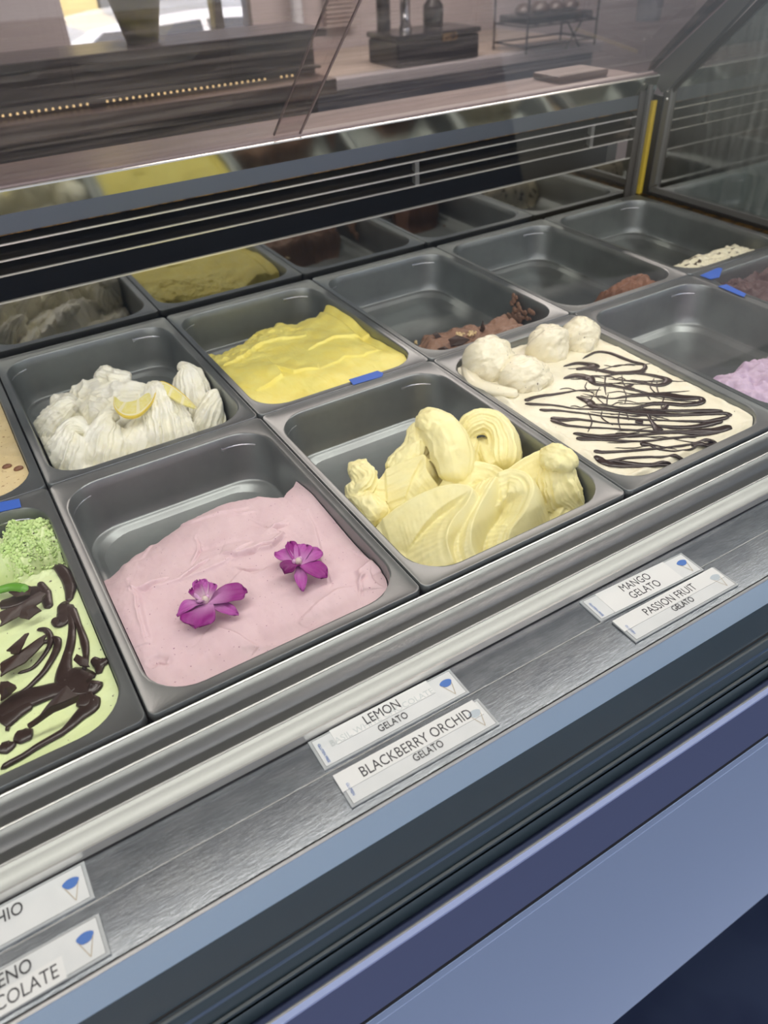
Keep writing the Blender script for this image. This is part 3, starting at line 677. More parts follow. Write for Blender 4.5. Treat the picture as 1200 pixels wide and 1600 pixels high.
dz = [([*st((620, 160), (660, 140), (700, 142), (770, 168), (815, 182), (800, 200), (730, 205), (660, 195), (600, 190))], [.0012, .0022, .0026, .0020, .0034, .0030, .0016]),
      ([*st((560, 185), (610, 175), (660, 183), (600, 195))], [.001, .003, .005, .002]),
      ([*st((690, 215), (760, 205), (850, 215), (888, 228), (860, 243), (800, 235), (700, 222))], [.0008, .0014, .0026, .0042, .003, .0014, .0008]),
      ([*st((560, 225), (600, 215), (640, 222), (660, 240), (720, 245), (800, 262), (850, 275))], [.0015, .0050, .0055, .0024, .0024, .0016, .001]),
      ([*st((620, 270), (700, 285), (780, 275), (850, 272), (930, 280), (990, 282), (990, 296), (940, 303), (850, 300), (760, 315), (640, 300))], [.0007, .0010, .003, .006, .0026, .0036, .0032, .0016, .0009]),
      ([*st((440, 300), (520, 305), (600, 318), (700, 320), (800, 318), (900, 322), (1060, 322))], [.0026, .0012, .001, .0012, .001, .0022, .0036]),
      ([*st((600, 280), (640, 295), (660, 312), (740, 325), (830, 330), (940, 335), (1060, 330), (1085, 338))], [.0016, .0048, .004, .0024, .0048, .0022, .0026, .0036]),
      ([*st((485, 318), (560, 325), (680, 340), (800, 350), (900, 352), (1000, 356), (1080, 340))], [.0024, .0012, .001, .0014, .001, .002, .003]),
      ([*st((520, 345), (560, 352), (620, 352), (700, 362), (820, 368), (960, 372), (1020, 360), (1060, 352))], [.003, .0036, .0014, .001, .0012, .003, .0042, .003]),
      ([*st((520, 352), (580, 372), (700, 378), (850, 388), (950, 385), (1050, 378), (1085, 365))], [.003, .0016, .001, .0016, .0022, .005, .0040]),
      ([*st((590, 395), (660, 402), (720, 402), (800, 398), (900, 392), (1000, 388), (1080, 370))], [.0024, .003, .0046, .0016, .0012, .003, .0026]),
      ([*st((600, 410), (680, 412), (760, 418), (850, 415), (960, 400), (1060, 385))], [.0036, .002, .0012, .001, .0014, .0014]),
      ([*st((655, 448), (700, 452), (800, 445), (900, 432), (960, 425), (1030, 416), (1010, 428), (960, 432))], [.003, .0018, .0014, .001, .0014, .0028, .0040, .002]),
      ([*st((800, 425), (830, 428), (860, 440), (940, 445), (985, 430))], [.0036, .0022, .001, .001, .0012]),
      ([*st((655, 470), (700, 480), (760, 470), (850, 462), (920, 465), (932, 472), (900, 485), (820, 490), (740, 492), (690, 485), (660, 465))], [.0044, .0022, .0014, .0012, .0026, .003, .0022, .0014, .003, .0042, .004]),
      ([*st((700, 478), (780, 485), (850, 484), (900, 480))], [.001, .003, .0022, .001]),
      ([*st((820, 330), (840, 360), (860, 385))], [.001, .002, .0052]),
      ([*st((780, 240), (760, 250), (785, 255))], [.001, .0034, .001]),
      ([*st((885, 305), (870, 325))], [.002, .003]),
      ([*st((785, 355), (810, 358))], [.003, .004]),
      ([*st((440, 290), (480, 278), (540, 272), (600, 262), (680, 258))], [.003, .0022, .0016, .001, .0008])]
for k in range(34):                                   # thin threads
    u0 = random.uniform(540, 820); v0 = random.uniform(180, 440); L_ = random.uniform(60, 260); s_ = random.uniform(-.18, .28)
    pts = [(u0+L_*q, v0+L_*q*s_*.5+random.uniform(-5, 5)) for q in (0, .25, .5, .75, 1)]
    dz.append((st(*pts), [.0005, .0007, .0005, .0008, .0005]))
for k in range(16):
    u0 = random.uniform(620, 900); v0 = random.uniform(210, 330); L_ = random.uniform(25, 70)
    dz.append((st((u0, v0), (u0+random.uniform(-12, 12), v0+L_*.5), (u0+random.uniform(-5, 35), v0+L_)), [.0005, .0008, .0005]))
dz = [(p_, [w_*(1.3 if w_ > .001 else 1.15) for w_ in ww]) for p_, ww in dz]
ribbons('chocolate_drizzle', dz, M_choc, G_strac, h_strac, .0013)

# --- scoops on the stracciatella
def scoop(px, z, r, label, seed, sq=.85):
    c = P(px[0], px[1], z); bm = bmesh.new(); bmesh.ops.create_icosphere(bm, subdivisions=6, radius=1)
    co = np.array([v.co[:] for v in bm.verts]); me = bpy.data.meshes.new('gelato_scoop'); bm.to_mesh(me); bm.free()
    n1 = fbm(co[:, 0]*1.4+seed, co[:, 1]*1.4+co[:, 2], 3); n2 = fbm(co[:, 0]*6+seed, co[:, 2]*6+co[:, 1]*5, 3)
    rr = r*(1+.24*n1+.045*n2); V = co*rr[:, None]; V[:, 2] *= sq
    low = co[:, 2] < -.35; V[low, :2] *= (1+.22*(-.35-co[low, 2]))[:, None]
    V[:, 2] = np.maximum(V[:, 2], -r*sq*.55)
    me.vertices.foreach_set('co', V.astype(np.float32).ravel()); me.update()
    o = link('gelato_scoop', me, M_scoop, None, True); o.location = tuple(c)
    return tag(o, label, 'gelato scoop', 'white scoops on the drizzled gelato')
scoop((766, 566), .004, .034, 'leftmost white scoop at the pan wall on the drizzled gelato', 1.3, 1.0)
scoop((820, 588), -.002, .034, 'nearest white scoop, touching the chocolate drizzle', 4.1, .80)
scoop((856, 540), .004, .030, 'middle rear white scoop between two other scoops', 7.7, 1.05)
scoop((905, 526), .003, .028, 'rightmost white scoop at the rear of the drizzled gelato', 9.2, 1.0)
ribbons('melted_rim', [([P(728, 572, -.006), P(742, 600, -.006), P(775, 612, -.006), P(810, 618, -.006)], [.008, .012, .012, .006])], M_scoop, G_strac, None, .006)

# --- chocolate on the mint gelato   (crop 3.2x, origin 0,740)
ZG = -.008
def gt(*uv): return [P(u/3.2, 740+v/3.2, ZG) for u, v in uv]
ribbons('chocolate_drizzle', [
    (gt((208, 402), (260, 440), (320, 495), (350, 560), (345, 640)), [.0016, .0035, .0062, .0062, .0032]),
    (gt((262, 725), (300, 740), (330, 700), (325, 660), (345, 655)), [.003, .007, .0085, .007, .003]),
    (gt((340, 665), (358, 740), (355, 840), (335, 920), (322, 990), (330, 1040)), [.005, .003, .0042, .0045, .007, .010]),
    (gt((355, 670), (395, 760), (425, 850), (432, 930), (420, 985)), [.0045, .0028, .0038, .0026, .002]),
    (gt((320, 1010), (360, 1030), (410, 1050), (455, 1060), (465, 1040)), [.010, .0145, .014, .011, .006]),
    (gt((470, 1110), (450, 1160), (400, 1210), (320, 1290), (200, 1360), (100, 1420), (0, 1475)), [.005, .0085, .006, .0036, .003, .0028, .0026]),
    (gt((390, 1130), (430, 1130), (470, 1115)), [.006, .009, .007]),
    (gt((180, 775), (230, 780), (250, 820), (235, 880), (170, 960), (85, 995)), [.0016, .003, .003, .0022, .0018, .0014]),
    (gt((250, 815), (285, 830), (275, 890), (225, 980), (150, 1060), (80, 1110), (0, 1165)), [.002, .0036, .0036, .0028, .0022, .0018, .0014]),
    (gt((245, 830), (180, 850), (100, 900), (0, 960)), [.002, .0028, .0026, .003]),
    (gt((75, 1310), (115, 1310), (165, 1300)), [.005, .0075, .005]), (gt((0, 1370), (40, 1365), (80, 1350)), [.005, .0065, .002]),
    (gt((28, 1275), (48, 1272)), [.002, .0028]),
    (gt((465, 930), (500, 950), (540, 935)), [.003, .006, .003]), (gt((500, 945), (495, 1000)), [.006, .0024]),
    (gt((0, 1215), (80, 1150), (180, 1110), (300, 1075), (380, 1085)), [.010, .012, .010, .008, .003]),
    (gt((0, 1245), (60, 1200), (160, 1150)), [.010, .010, .005]),
    (gt((0, 660), (80, 640), (150, 600), (215, 590)), [.006, .009, .010, .006]),
    (gt((200, 545), (225, 600), (245, 670)), [.003, .006, .004])], M_choc, G_green, h_green, .0020)
def shard(poly, z0, tilt, thick=.0016, parent=None, m=None):
    """bent broken plate of chocolate from pixel outline; corners get their own heights"""
    pts = [P(u/3.2, 740+v/3.2, z0+t_) for (u, v), t_ in zip(poly, tilt)]
    C_ = sum(pts)/len(pts)+np.array([0, 0, .002]); bm = bmesh.new()
    vs = [bm.verts.new(p) for p in pts]; c = bm.verts.new(C_)
    for k in range(len(vs)): bm.faces.new((vs[k], vs[(k+1) % len(vs)], c))
    bmesh.ops.subdivide_edges(bm, edges=bm.edges, cuts=3, use_grid_fill=True)
    for v in bm.verts:
        v.co.z += .0018*float(fbm(np.array(v.co.x*60), np.array(v.co.y*60), 2)); v.co.x += .0022*float(fbm(np.array(v.co.y*260), np.array(v.co.x*150), 2))
    bmesh.ops.recalc_face_normals(bm, faces=bm.faces)
    r_ = bmesh.ops.extrude_face_region(bm, geom=list(bm.faces))
    for v in [g for g in r_['geom'] if isinstance(g, bmesh.types.BMVert)]: v.co.z -= thick
    bmesh.ops.recalc_face_normals(bm, faces=bm.faces)
    me = bpy.data.meshes.new('chocolate_shard'); bm.to_mesh(me); bm.free()
    o = link('chocolate_shard', me, m or M_chocm, None, True); me.set_sharp_from_angle(angle=math.radians(40)); o.parent = parent; o.location = -Vector(parent.location); return o
shard([(0, 690), (110, 650), (200, 590), (225, 600), (205, 640), (120, 700), (0, 760)], .0, [.004, .006, .006, .003, .001, 0, 0], parent=G_green)
shard([(35, 880), (120, 800), (140, 795), (90, 895), (50, 895)], .002, [0, .008, .008, .004, 0], parent=G_green)
shard([(0, 950), (40, 925), (150, 850), (230, 800), (215, 850), (120, 940), (0, 1010)], .0, [0, .002, .004, .006, .002, 0, 0], parent=G_green)
shard([(135, 1250), (180, 1230), (270, 1120), (330, 1060), (390, 1110), (380, 1140), (270, 1190), (150, 1270)], .004, [0, .004, .014, .018, .014, .006, .002, 0], parent=G_green)
shard([(0, 1040), (40, 1035), (80, 1065), (50, 1100), (0, 1130)], .003, [.004, .008, .008, 0, 0], parent=G_green)
shard([(95, 720), (120, 670), (180, 660), (210, 680), (140, 730)], .0, [0, .006, .008, .003, 0], parent=G_green)
shard([(40, 590), (100, 545), (155, 560), (150, 600), (80, 615)], .001, [0, .006, .004, .002, 0], parent=G_green)
shard([(370, 930), (385, 900), (440, 930), (450, 965), (400, 960)], -.001, [0, .003, .003, 0, 0], parent=G_green)
# mint sprig piece
M_mint = mat('green_herb', (.10, .30, .02), .4, bump=(200, .0005, 3, None))
o = ribbons('green_sprig', [(gt((-40, 640), (20, 625), (80, 612), (140, 620), (155, 635)), [.003, .004, .0045, .005, .002])], M_mint, G_green, None, .004); o.location.z += .010
# rough crumbs at the back of the mint pan: one uncountable mass
def crumbs(name, parent, spots_, m, n, r0, r1, label=None):
    V = []; F = []; c = 0; ico = bmesh.new(); bmesh.ops.create_icosphere(ico, subdivisions=1, radius=1)
    iv = np.array([v.co[:] for v in ico.verts]); ifc = [tuple(v.index for v in f.verts) for f in ico.faces]; ico.free()
    for _ in range(n):
        sx, sy_, sz, sr_ = random.choice(spots_); r_ = random.uniform(r0, r1)
        p = np.array([sx+random.gauss(0, sr_), sy_+random.gauss(0, sr_), 0]); p[2] = sz(p[0], p[1]) if callable(sz) else sz
        V.append(iv*r_*np.random.uniform(.6, 1.2, 3)+p); F += [tuple(q+c for q in f) for f in ifc]; c += len(iv)
    o = raw(name, np.vstack(V), F, m, None, True); o.parent = parent; o.location = -Vector(parent.location); o['kind'] = 'stuff'; return o
g0 = P(50, 835, -.01); g1 = P(12, 860, -.015)
hg = lambda x, y: float(h_green(np.array(x), np.array(y)))+.002
sp_ = [(P(u, v, -.01)[0], P(u, v, -.01)[1], hg, .007) for u, v in ((45, 815), (62, 820), (30, 835), (75, 845), (10, 855), (55, 850), (85, 870), (20, 870), (5, 880))]
crumbs('gelato_crumbs', G_green, sp_, M_crumb, 1500, .0006, .0026)
crumbs('chocolate_flecks', G_green, sp_, M_choc, 60, .0005, .0014)
# coffee beans on the tan gelato
for u, v in ((11, 729), (29, 732)):
    p = P(u, v, -.006); bm = bmesh.new(); bmesh.ops.create_icosphere(bm, subdivisions=2, radius=.0045)
    for q in bm.verts: q.co = Vector((q.co.x*1.25, q.co.y*.8, q.co.z*.7))
    me = bpy.data.meshes.new('crunchy_bit'); bm.to_mesh(me); bm.free(); o = link('crunchy_bit', me, mat('brown_bit', (.18, .08, .04), .5), G_tan, True)
    o.location = Vector(p)-G_tan.location
# remnants in the back pans
def shard_px(pts, z, parent, h):
    poly = [(u*3.2, (v-740)*3.2) for u, v in pts]; return shard(poly, z, h, .0012, parent, M_chocm)
shard_px([(701, 530), (715, 523), (735, 530), (722, 538), (705, 540)], -.020, G_ch1, [.004, .008, .005, .001, 0])
shard_px([(676, 521), (683, 517), (690, 526), (682, 528)], -.022, G_ch1, [.006, .008, 0, 0])
shard_px([(749, 517), (754, 501), (758, 514), (754, 519)], -.022, G_ch1, [0, .010, .004, 0])
shard_px([(684, 545), (694, 541), (702, 545), (695, 549)], -.026, G_ch1, [0, .003, .002, 0])
crumbs('nut_pieces', G_ch1, [(*P(737, 523, -.02)[:2], -.018, .004), (*P(650, 535, -.05)[:2], -.050, .003), (*P(718, 525, -.02)[:2], -.018, .003)], M_nut, 40, .0012, .003)
wx = .754-.012
def smear(row, i, uvs, xw, m, parent, r=.006, n=60, nm='wall_smear'):
    V = []; F = []; c = 0; ico = bmesh.new(); bmesh.ops.create_icosphere(ico, subdivisions=2, radius=1)
    iv = np.array([v.co[:] for v in ico.verts]); ifc = [tuple(v.index for v in f.verts) for f in ico.faces]; ico.free()
    for _ in range(n):
        u, v, s_ = random.choice(uvs); p = at(u+random.gauss(0, s_), v+random.gauss(0, s_), 0, xw); r_ = r*random.uniform(.3, 1)
        V.append(iv*np.array([.25, 1, 1])*r_*(1+.3*fbm(iv[:, 0]*3+p[1]*99, iv[:, 1]*3+iv[:, 2]*2, 2))[:, None]+p); F += [tuple(q+c for q in f) for f in ifc]; c += len(iv)
    o = raw(nm, np.vstack(V), F, m, None, True); o.parent = parent; o.location = -Vector(parent.location); return o
smear(1, 2, [(805, 470, 4), (812, 485, 5), (808, 497, 4), (825, 495, 4), (798, 495, 3)], 3*PW-.0125-.0035, M_cocoa, G_ch1, .006, 70)

# --- blue tapes on the rims
def tape(px, z, label):
    pts = [P(u, v, z) for u, v in px]; V = [tuple(p) for p in pts]+[(p[0], p[1], p[2]-.0006) for p in pts]; n = len(pts)
    F = [tuple(range(n)), tuple(range(n, 2*n))[::-1]]+[(k, n+k, n+(k+1) % n, (k+1) % n) for k in range(n)]
    o = raw('tape_strip', V, F, M_tape); bm = bmesh.new(); bm.from_mesh(o.data); bmesh.ops.recalc_face_normals(bm, faces=bm.faces); bm.to_mesh(o.data); bm.free()
    return tag(o, label, 'tape', 'blue tape on the pan rims')
tape([(545, 593), (590, 579), (599, 583), (597, 588), (552, 601)], .0010, 'blue tape on the front rim of the bright yellow gelato pan')
tape([(-30, 790), (30, 779), (33, 792), (-25, 805)], .0010, 'blue tape on the rear rim of the pale green gelato pan')
tape([(1094, 430), (1122, 418), (1129, 419), (1124, 433), (1110, 436)], .0010, 'upper blue tape on the rear rim of the dark chocolate pan')
tape([(1122, 447), (1135, 444), (1166, 459), (1162, 464)], .0010, 'lower blue tape on the side rim of the dark chocolate pan')

# ------------------------------------------------------------------ display case
X0, X1 = -.70, 1.32
case = thing('display_case', 'steel and grey gelato display case holding all the pans', 'display case', (.3, .3, -1.05))
def yz(v, y): return (y, float(at(600, v, 1, y)[2]))      # the height at which photo row v (column 600) meets depth y
# well under the pans
box('case_well', X0, 1.30, .004, .735, -.16, -.10, M_black, case)
box('front_well_wall', X0, X1, -.003, .0005, -.16, -.016, M_framedk, case)
XR = X1
def slat_prof(y0, y1, z0, zt=-.030):
    """louvre slat: bright nose at the back, rolling down to the front"""
    pr = [(y0, z0-.004), (y0, z0)]
    for k in range(11):
        t = k/10; y = y0+(y1-y0)*t; z = z0-.0004-.0075*t-.019*(t**2.0); pr.append((y-.0008, z))
    pr += [(y1, zt), (y0, zt)]
    return pr
r1, r2, r3, lp = -.003, -.028, -.0535, -.0700
extrude_x('louvre_slat', slat_prof(r1, r2+.0015, -.004), X0, XR, M_rail, case, True)
extrude_x('louvre_slat', slat_prof(r2, r3+.0015, -.0055), X0, XR, M_rail, case, True)
for y_, z_ in ((r1, -.0036), (r2, -.0051), (r3, -.0076)):
    extrude_x('slat_edge', [(y_-.0009, z_-.0012), (y_-.0009, z_), (y_+.0003, z_+.0006), (y_+.0006, z_-.0012)], X0, XR, M_edge, case)  # pale strips carry the catch lights of the slat edges in their colour
extrude_x('ledge_profile', [(r3, -.03), (r3, -.008), (r3-.0045, -.0095), (r3-.010, -.0088), (lp+.0008, -.0112), (lp+.0006, -.03)], X0, XR, M_lip, case, True)
extrude_x('ledge_nose', [(lp+.0008, -.03), (lp+.0008, -.0112), (lp+.0002, -.0106), (lp-.0008, -.0112), (lp-.0012, -.0185), (lp-.0012, -.03)], X0, XR, M_edge, case)
box('shadow_joint', X0, XR, lp-.0018, lp-.0012, -.03, -.0195, M_black, case)
YS0, YS1, ZSH = lp-.0018, -.1445, -.0205
ym = (YS0+YS1)/2+.006
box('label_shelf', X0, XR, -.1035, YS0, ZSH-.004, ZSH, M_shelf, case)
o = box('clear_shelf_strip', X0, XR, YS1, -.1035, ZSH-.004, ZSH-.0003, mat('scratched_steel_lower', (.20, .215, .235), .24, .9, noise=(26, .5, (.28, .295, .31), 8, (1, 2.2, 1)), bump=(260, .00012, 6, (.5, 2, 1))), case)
extrude_x('shelf_joint', [(-.1034, ZSH-.001), (-.1034, ZSH+.0003), (-.1038, ZSH+.0003), (-.1040, ZSH-.001)], X0, XR, M_edge, case)
box('shadow_joint', X0, XR, YS1-.0014, YS1, ZSH-.012, ZSH-.0015, M_black, case)
yb = YS1-.0014
extrude_x('shelf_nose', [(yb, -.034), (yb, ZSH), (yb-.0010, ZSH+.0006), (yb-.0022, ZSH-.0004), (yb-.003, -.034)], X0, XR, M_edge, case)
A_ = (yb-.0022, ZSH-.0010); B_ = yz(1308, -.1595); C_ = yz(1368, -.1725)
extrude_x('pale_band', [A_, B_, (B_[0]+.004, B_[1]-.01), (A_[0]+.004, A_[1]-.02)], X0, XR, M_blueband, case)
extrude_x('slate_band', [B_, C_, (C_[0]+.004, C_[1]-.01), (B_[0]+.004, B_[1]-.01)], X0, XR, M_darkband, case)
D_ = yz(1374, -.1735); E2 = yz(1428, -.1845); F2 = yz(1434, -.1855); G2 = yz(1438, -.1840); H2 = yz(1462, -.1905); I2 = yz(1467, -.1910); J2 = yz(1475, -.1880)
def lerp(a, b, t): return (a[0]+(b[0]-a[0])*t, a[1]+(b[1]-a[1])*t)
pr = [(C_[0]+.002, C_[1]-.001), D_]
for k in range(1, 10):
    t = k/10; p_ = lerp(D_, E2, t); bul = .0022*math.sin(t*math.pi)-.0012*math.exp(-((t-.45)/.05)**2); pr.append((p_[0]-bul*.6+.001, p_[1]+bul*.8-.0012*(t > .08)))
pr += [lerp(D_, E2, .96), E2, F2, (G2[0]+.003, G2[1]-.004), G2, H2, I2, (J2[0]+.004, J2[1]-.004), (-.165, J2[1]-.02), (-.165, C_[1]-.006)]
extrude_x('bumper_profile', pr, X0, XR, M_ridge, case, True)
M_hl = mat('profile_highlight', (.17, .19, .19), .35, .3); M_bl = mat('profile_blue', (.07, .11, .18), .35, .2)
def hline(name, v, y, w, m, up=.0008):
    a = yz(v, y); extrude_x(name, [(a[0]+.0010, a[1]-.0010), (a[0]+.0004, a[1]+up), (a[0]-w, a[1]+up*.3), (a[0]-w, a[1]-.0015)], X0, XR, m, case)
hline('bead_highlight', 1376, -.1738, .0022, M_hl); hline('profile_line', 1401, -.1790, .0008, M_bl, .0012); hline('bead_highlight', 1426, -.1842, .0012, M_hl)  # lighter strips put the highlights of the ridges into the colour
box('profile_seam', X0, XR, C_[0]-.0008, C_[0]+.0004, C_[1]-.002, C_[1]+.0002, M_black, case)  # dark seam between slate band and bumper profile
K2 = yz(1477, -.1975); L2 = yz(1490, -.2020); M2 = yz(1573, -.2050)
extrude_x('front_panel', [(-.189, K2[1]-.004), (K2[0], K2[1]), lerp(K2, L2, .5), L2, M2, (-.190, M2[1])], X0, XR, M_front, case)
n1 = lerp(K2, L2, .03); n2 = lerp(K2, L2, .22)
extrude_x('front_panel_edge', [(K2[0]+.0005, K2[1]+.0002), (K2[0]-.0006, K2[1]+.0004), (L2[0]-.0008, L2[1]+.0006), (L2[0]-.0006, L2[1]-.0030), (K2[0], K2[1]-.003)], X0, XR, M_frontedge, case)
extrude_x('front_panel_bright_line', [(K2[0]+.0008, K2[1]+.0004), (K2[0]-.0002, K2[1]+.0010), (K2[0]-.0012, K2[1]+.0004), (K2[0], K2[1]-.001)], X0, XR, M_edge, case)
box('panel_gap', X0, XR, -.2044, -.19, M2[1]-.03, M2[1], M_black, case)
N2 = yz(1580, -.2050); Q2 = yz(1592, -.2050)
zb = float(at(1200, 1396, 1, -.205)[2])
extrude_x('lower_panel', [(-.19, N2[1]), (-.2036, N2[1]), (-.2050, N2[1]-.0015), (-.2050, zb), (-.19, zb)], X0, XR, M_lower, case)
extrude_x('panel_highlight', [(-.2049, Q2[1]+.0012), (-.2056, Q2[1]+.0004), (-.2056, Q2[1]-.0004), (-.2049, Q2[1]-.0012)], X0, XR, mat('highlight_blue', (.27, .345, .52), .3, .1), case)  # highlight line on the panel, made as a lighter coloured strip
box('kick_plate', X0, XR, -.13, -.10, -1.05, zb+.002, mat('kick_dark', (.01, .012, .02), .6), case)
box('case_core', X0+.01, XR-.01, -.10, .77, -1.0, -.17, M_black, case)
for x_ in (X0+.2, XR-.2): box('caster_foot', x_-.03, x_+.03, 0, .06, -1.05, -.99, M_black, case)

# rear wall: mirror strip, louvres, bands
YB = .735; XE = 1.285
box('mirror_strip', X0, 1.247, YB, YB+.006, -.014, .0715, M_mirror, case)
extrude_x('mirror_top_edge', [(YB-.0008, .0705), (YB-.0008, .0728), (YB+.004, .0728), (YB+.004, .0705)], X0, 1.247, M_edge, case)
box('vent_back', X0, XE, YB+.10, YB+.104, .03, .17, M_void, case)
box('vent_floor', X0, XE, YB+.006, YB+.10, .030, .033, M_void, case)
box('vent_top', X0, XE, YB+.006, YB+.10, .166, .170, M_void, case)
for z_ in (.1075, .127, .1475):
    extrude_x('vent_slat', [(YB, z_), (YB+.030, z_+.010), (YB+.030, z_+.0088), (YB, z_-.0014)], X0, 1.262, M_slat, case)
    extrude_x('slat_edge', [(YB-.0008, z_-.0014), (YB-.0008, z_+.0006), (YB+.0012, z_+.0010), (YB+.0012, z_-.0012)], X0, 1.262, M_edge, case)
for x_ in (.735, 1.137): box('vent_stay', x_-.004, x_+.004, YB+.002, YB+.012, .108, .148, M_frame, case)
extrude_x('brushed_band', [(YB, .1595), (YB+.0015, .184), (YB+.02, .184), (YB+.02, .1595)], X0, 1.268, M_blueste, case)
extrude_x('band_lower_edge', [(YB-.0008, .1588), (YB-.0008, .1600), (YB+.002, .1600), (YB+.002, .1588)], X0, 1.268, M_gold, case)
extrude_x('polished_trim', [(YB+.0010, .1840), (YB-.0070, .2135), (YB-.004, .2150), (YB+.02, .2150), (YB+.02, .1840)], X0, 1.29, M_trim, case)
extrude_x('trim_top_edge', [(YB-.0070, .2130), (YB-.0068, .2150), (YB-.004, .2158), (YB-.004, .2130)], X0, 1.29, M_edge, case)
# rear worktop
box('rear_worktop', X0, 1.32, YB+.022, .93, .188, .205, mat('worktop_tan', (.38, .30, .27), .35, .2, noise=(6, .6, (.30, .23, .22), 4, (1, 6, 1))), case, .003)
box('rear_body', X0, 1.32, YB+.106, .91, -1.05, .188, M_framedk, case)
# sliding rear doors, leaning forward
def lean(y, z, n=0): 
    return (y, z)
ga, gb = (YB+.006, .216), (.400, .512)
dx, dzv = gb[0]-ga[0], gb[1]-ga[1]; Ln = math.hypot(dx, dzv); nrm = (-dzv/Ln, dx/Ln)
nrm = (dzv/Ln, -dx/Ln)
M_rg = glass_mat('rear_acrylic', (.84, .77, .77), 1.0, .13, (.60, .52, .53), .03, (1, 14, 14))
def rear_door(x0, x1, off):
    p = [(ga[0]+nrm[0]*off, ga[1]+nrm[1]*off), (gb[0]+nrm[0]*off, gb[1]+nrm[1]*off)]; q = [(p[1][0]+nrm[0]*.0006, p[1][1]+nrm[1]*.0006), (p[0][0]+nrm[0]*.0006, p[0][1]+nrm[1]*.0006)]
    d = raw('rear_door', [(x0, *p[0]), (x1, *p[0]), (x1, *p[1]), (x0, *p[1])], [(0, 1, 2, 3)], M_rg); local(d, case)
    for xa in (x0, x1):
        e_ = extrude_x('door_edge', [(p[0][0]-nrm[0]*.0015, p[0][1]-nrm[1]*.0015), (p[1][0]-nrm[0]*.0015, p[1][1]-nrm[1]*.0015), (p[1][0]+nrm[0]*.002, p[1][1]+nrm[1]*.002), (p[0][0]+nrm[0]*.002, p[0][1]+nrm[1]*.002)],
                       xa-.0009, xa+.0009, mat('acrylic_edge', (.30, .23, .24), .3), None)
        e_.parent = d
    return d
rear_door(X0, .523, .0); rear_door(.483, 1.285, .007)
extrude_x('door_track', [(YB-.001, .2155), (YB-.001, .2185), (YB+.014, .2185), (YB+.014, .2155)], X0, 1.29, mat('track_pinkish', (.34, .27, .27), .3, .4), case)
# end panel (right): frame, seals, glass
XG = 1.300
def prism_yz(name, poly, xa, xb, m):
    n = len(poly); V = [(xa, y, z) for y, z in poly]+[(xb, y, z) for y, z in poly]
    F = [tuple(range(n)), tuple(range(n, 2*n))[::-1]]+[(k, n+k, n+(k+1) % n, (k+1) % n) for k in range(n)]
    o = raw(name, V, F, m); bm = bmesh.new(); bm.from_mesh(o.data); bmesh.ops.recalc_face_normals(bm, faces=bm.faces); bm.to_mesh(o.data); bm.free()
    return local(o, case)
prism_yz('end_post', [(YB-.004, -.01), (YB-.004, .20), (YB-.010, .20), (YB-.010, -.01)], 1.262, 1.270, M_frame)
prism_yz('corner_plate', [(YB+.012, -.01), (YB+.012, .19), (YB-.002, .19), (YB-.002, -.01)], 1.247, 1.285, mat('corner_grey', (.12, .115, .11), .35, .5))
prism_yz('yellow_seal', [(YB-.006, .0), (YB-.006, .172), (YB-.014, .172), (YB-.014, .0)], 1.2745, 1.2805, M_yellow)
prism_yz('yellow_seal', [(YB-.006, .0), (YB-.006, .172), (YB-.012, .172), (YB-.012, .0)], 1.2830, 1.2860, M_yellow)
prism_yz('black_seal', [(YB+.002, -.006), (YB+.002, .180), (YB-.022, .180), (YB-.022, -.006)], 1.287, 1.294, M_black)
fr_ = []
# leaning frame: bottom bar, rear upright, diagonal bar
prism_yz('end_frame_upright', [(YB-.018, .006), (YB-.018, .208), (YB-.036, .190), (YB-.036, .020)], 1.292, 1.304, M_frame)
prism_yz('end_frame_bottom', [(YB-.02, -.002), (YB-.02, .014), (-.05, .014), (-.05, -.002)], 1.294, 1.306, M_frame)
prism_yz('base_gutter', [(YB-.01, -.008), (YB-.01, -.001), (-.05, -.001), (-.05, -.008)], 1.272, 1.306, M_gold)
prism_yz('base_shadow', [(YB-.02, -.0009), (YB-.02, .004), (-.05, .004), (-.05, -.0009)], 1.288, 1.2935, M_black)
prism_yz('diagonal_bar', [(YB+.006, .203), (YB+.010, .221), (.40, .548), (.385, .530), (YB-.030, .190), (YB-.018, .186)], 1.286, 1.300, M_frame)
prism_yz('diagonal_bar_inner', [(YB+.008, .222), (YB+.004, .236), (.40, .572), (.397, .548)], 1.268, 1.300, mat('bar_brown', (.13, .105, .10), .3, .5))
prism_yz('diagonal_seal', [(YB-.034, .184), (YB-.032, .196), (.37, .530), (.355, .520)], 1.298, 1.304, M_framedk)
gp = [(YB-.03, .012), (YB-.03, .186), (.37, .528), (.05, .50), (-.045, .012)]
for k_, xx in enumerate((1.299, 1.311)):
    g = raw('end_glass', [(xx, y, z) for y, z in gp], [(0, 1, 2, 3, 4)], glass_mat('end_glass', (.60, .66, .65), 1.8, .14, (.36, .39, .38), .02, (14, 14, 1.2))); local(g, case)
for y_, z_ in ((YB-.030, .176), (YB-.028, .19)):
    bm = bmesh.new(); bmesh.ops.create_uvsphere(bm, u_segments=12, v_segments=8, radius=.0028); me = bpy.data.meshes.new('rivet'); bm.to_mesh(me); bm.free()
    o = link('rivet', me, M_edge, None, True); o.location = (1.291, y_, z_); o.parent = case; o.location = Vector((1.291, y_, z_))-case.location
# neighbouring grey case end beyond the end glass
nb = thing('side_counter', 'grey counter unit seen dimly through the end glass', 'counter', (1.8, .3, -1.05))
box('counter_body', 1.34, 2.6, -.15, .70, -1.05, -.02, mat('side_counter_grey', (.16, .18, .18), .5), nb, .004)
box('counter_top', 1.33, 2.62, -.17, .72, -.02, .0, mat('side_counter_top', (.20, .23, .23), .3, .5), nb, .003)

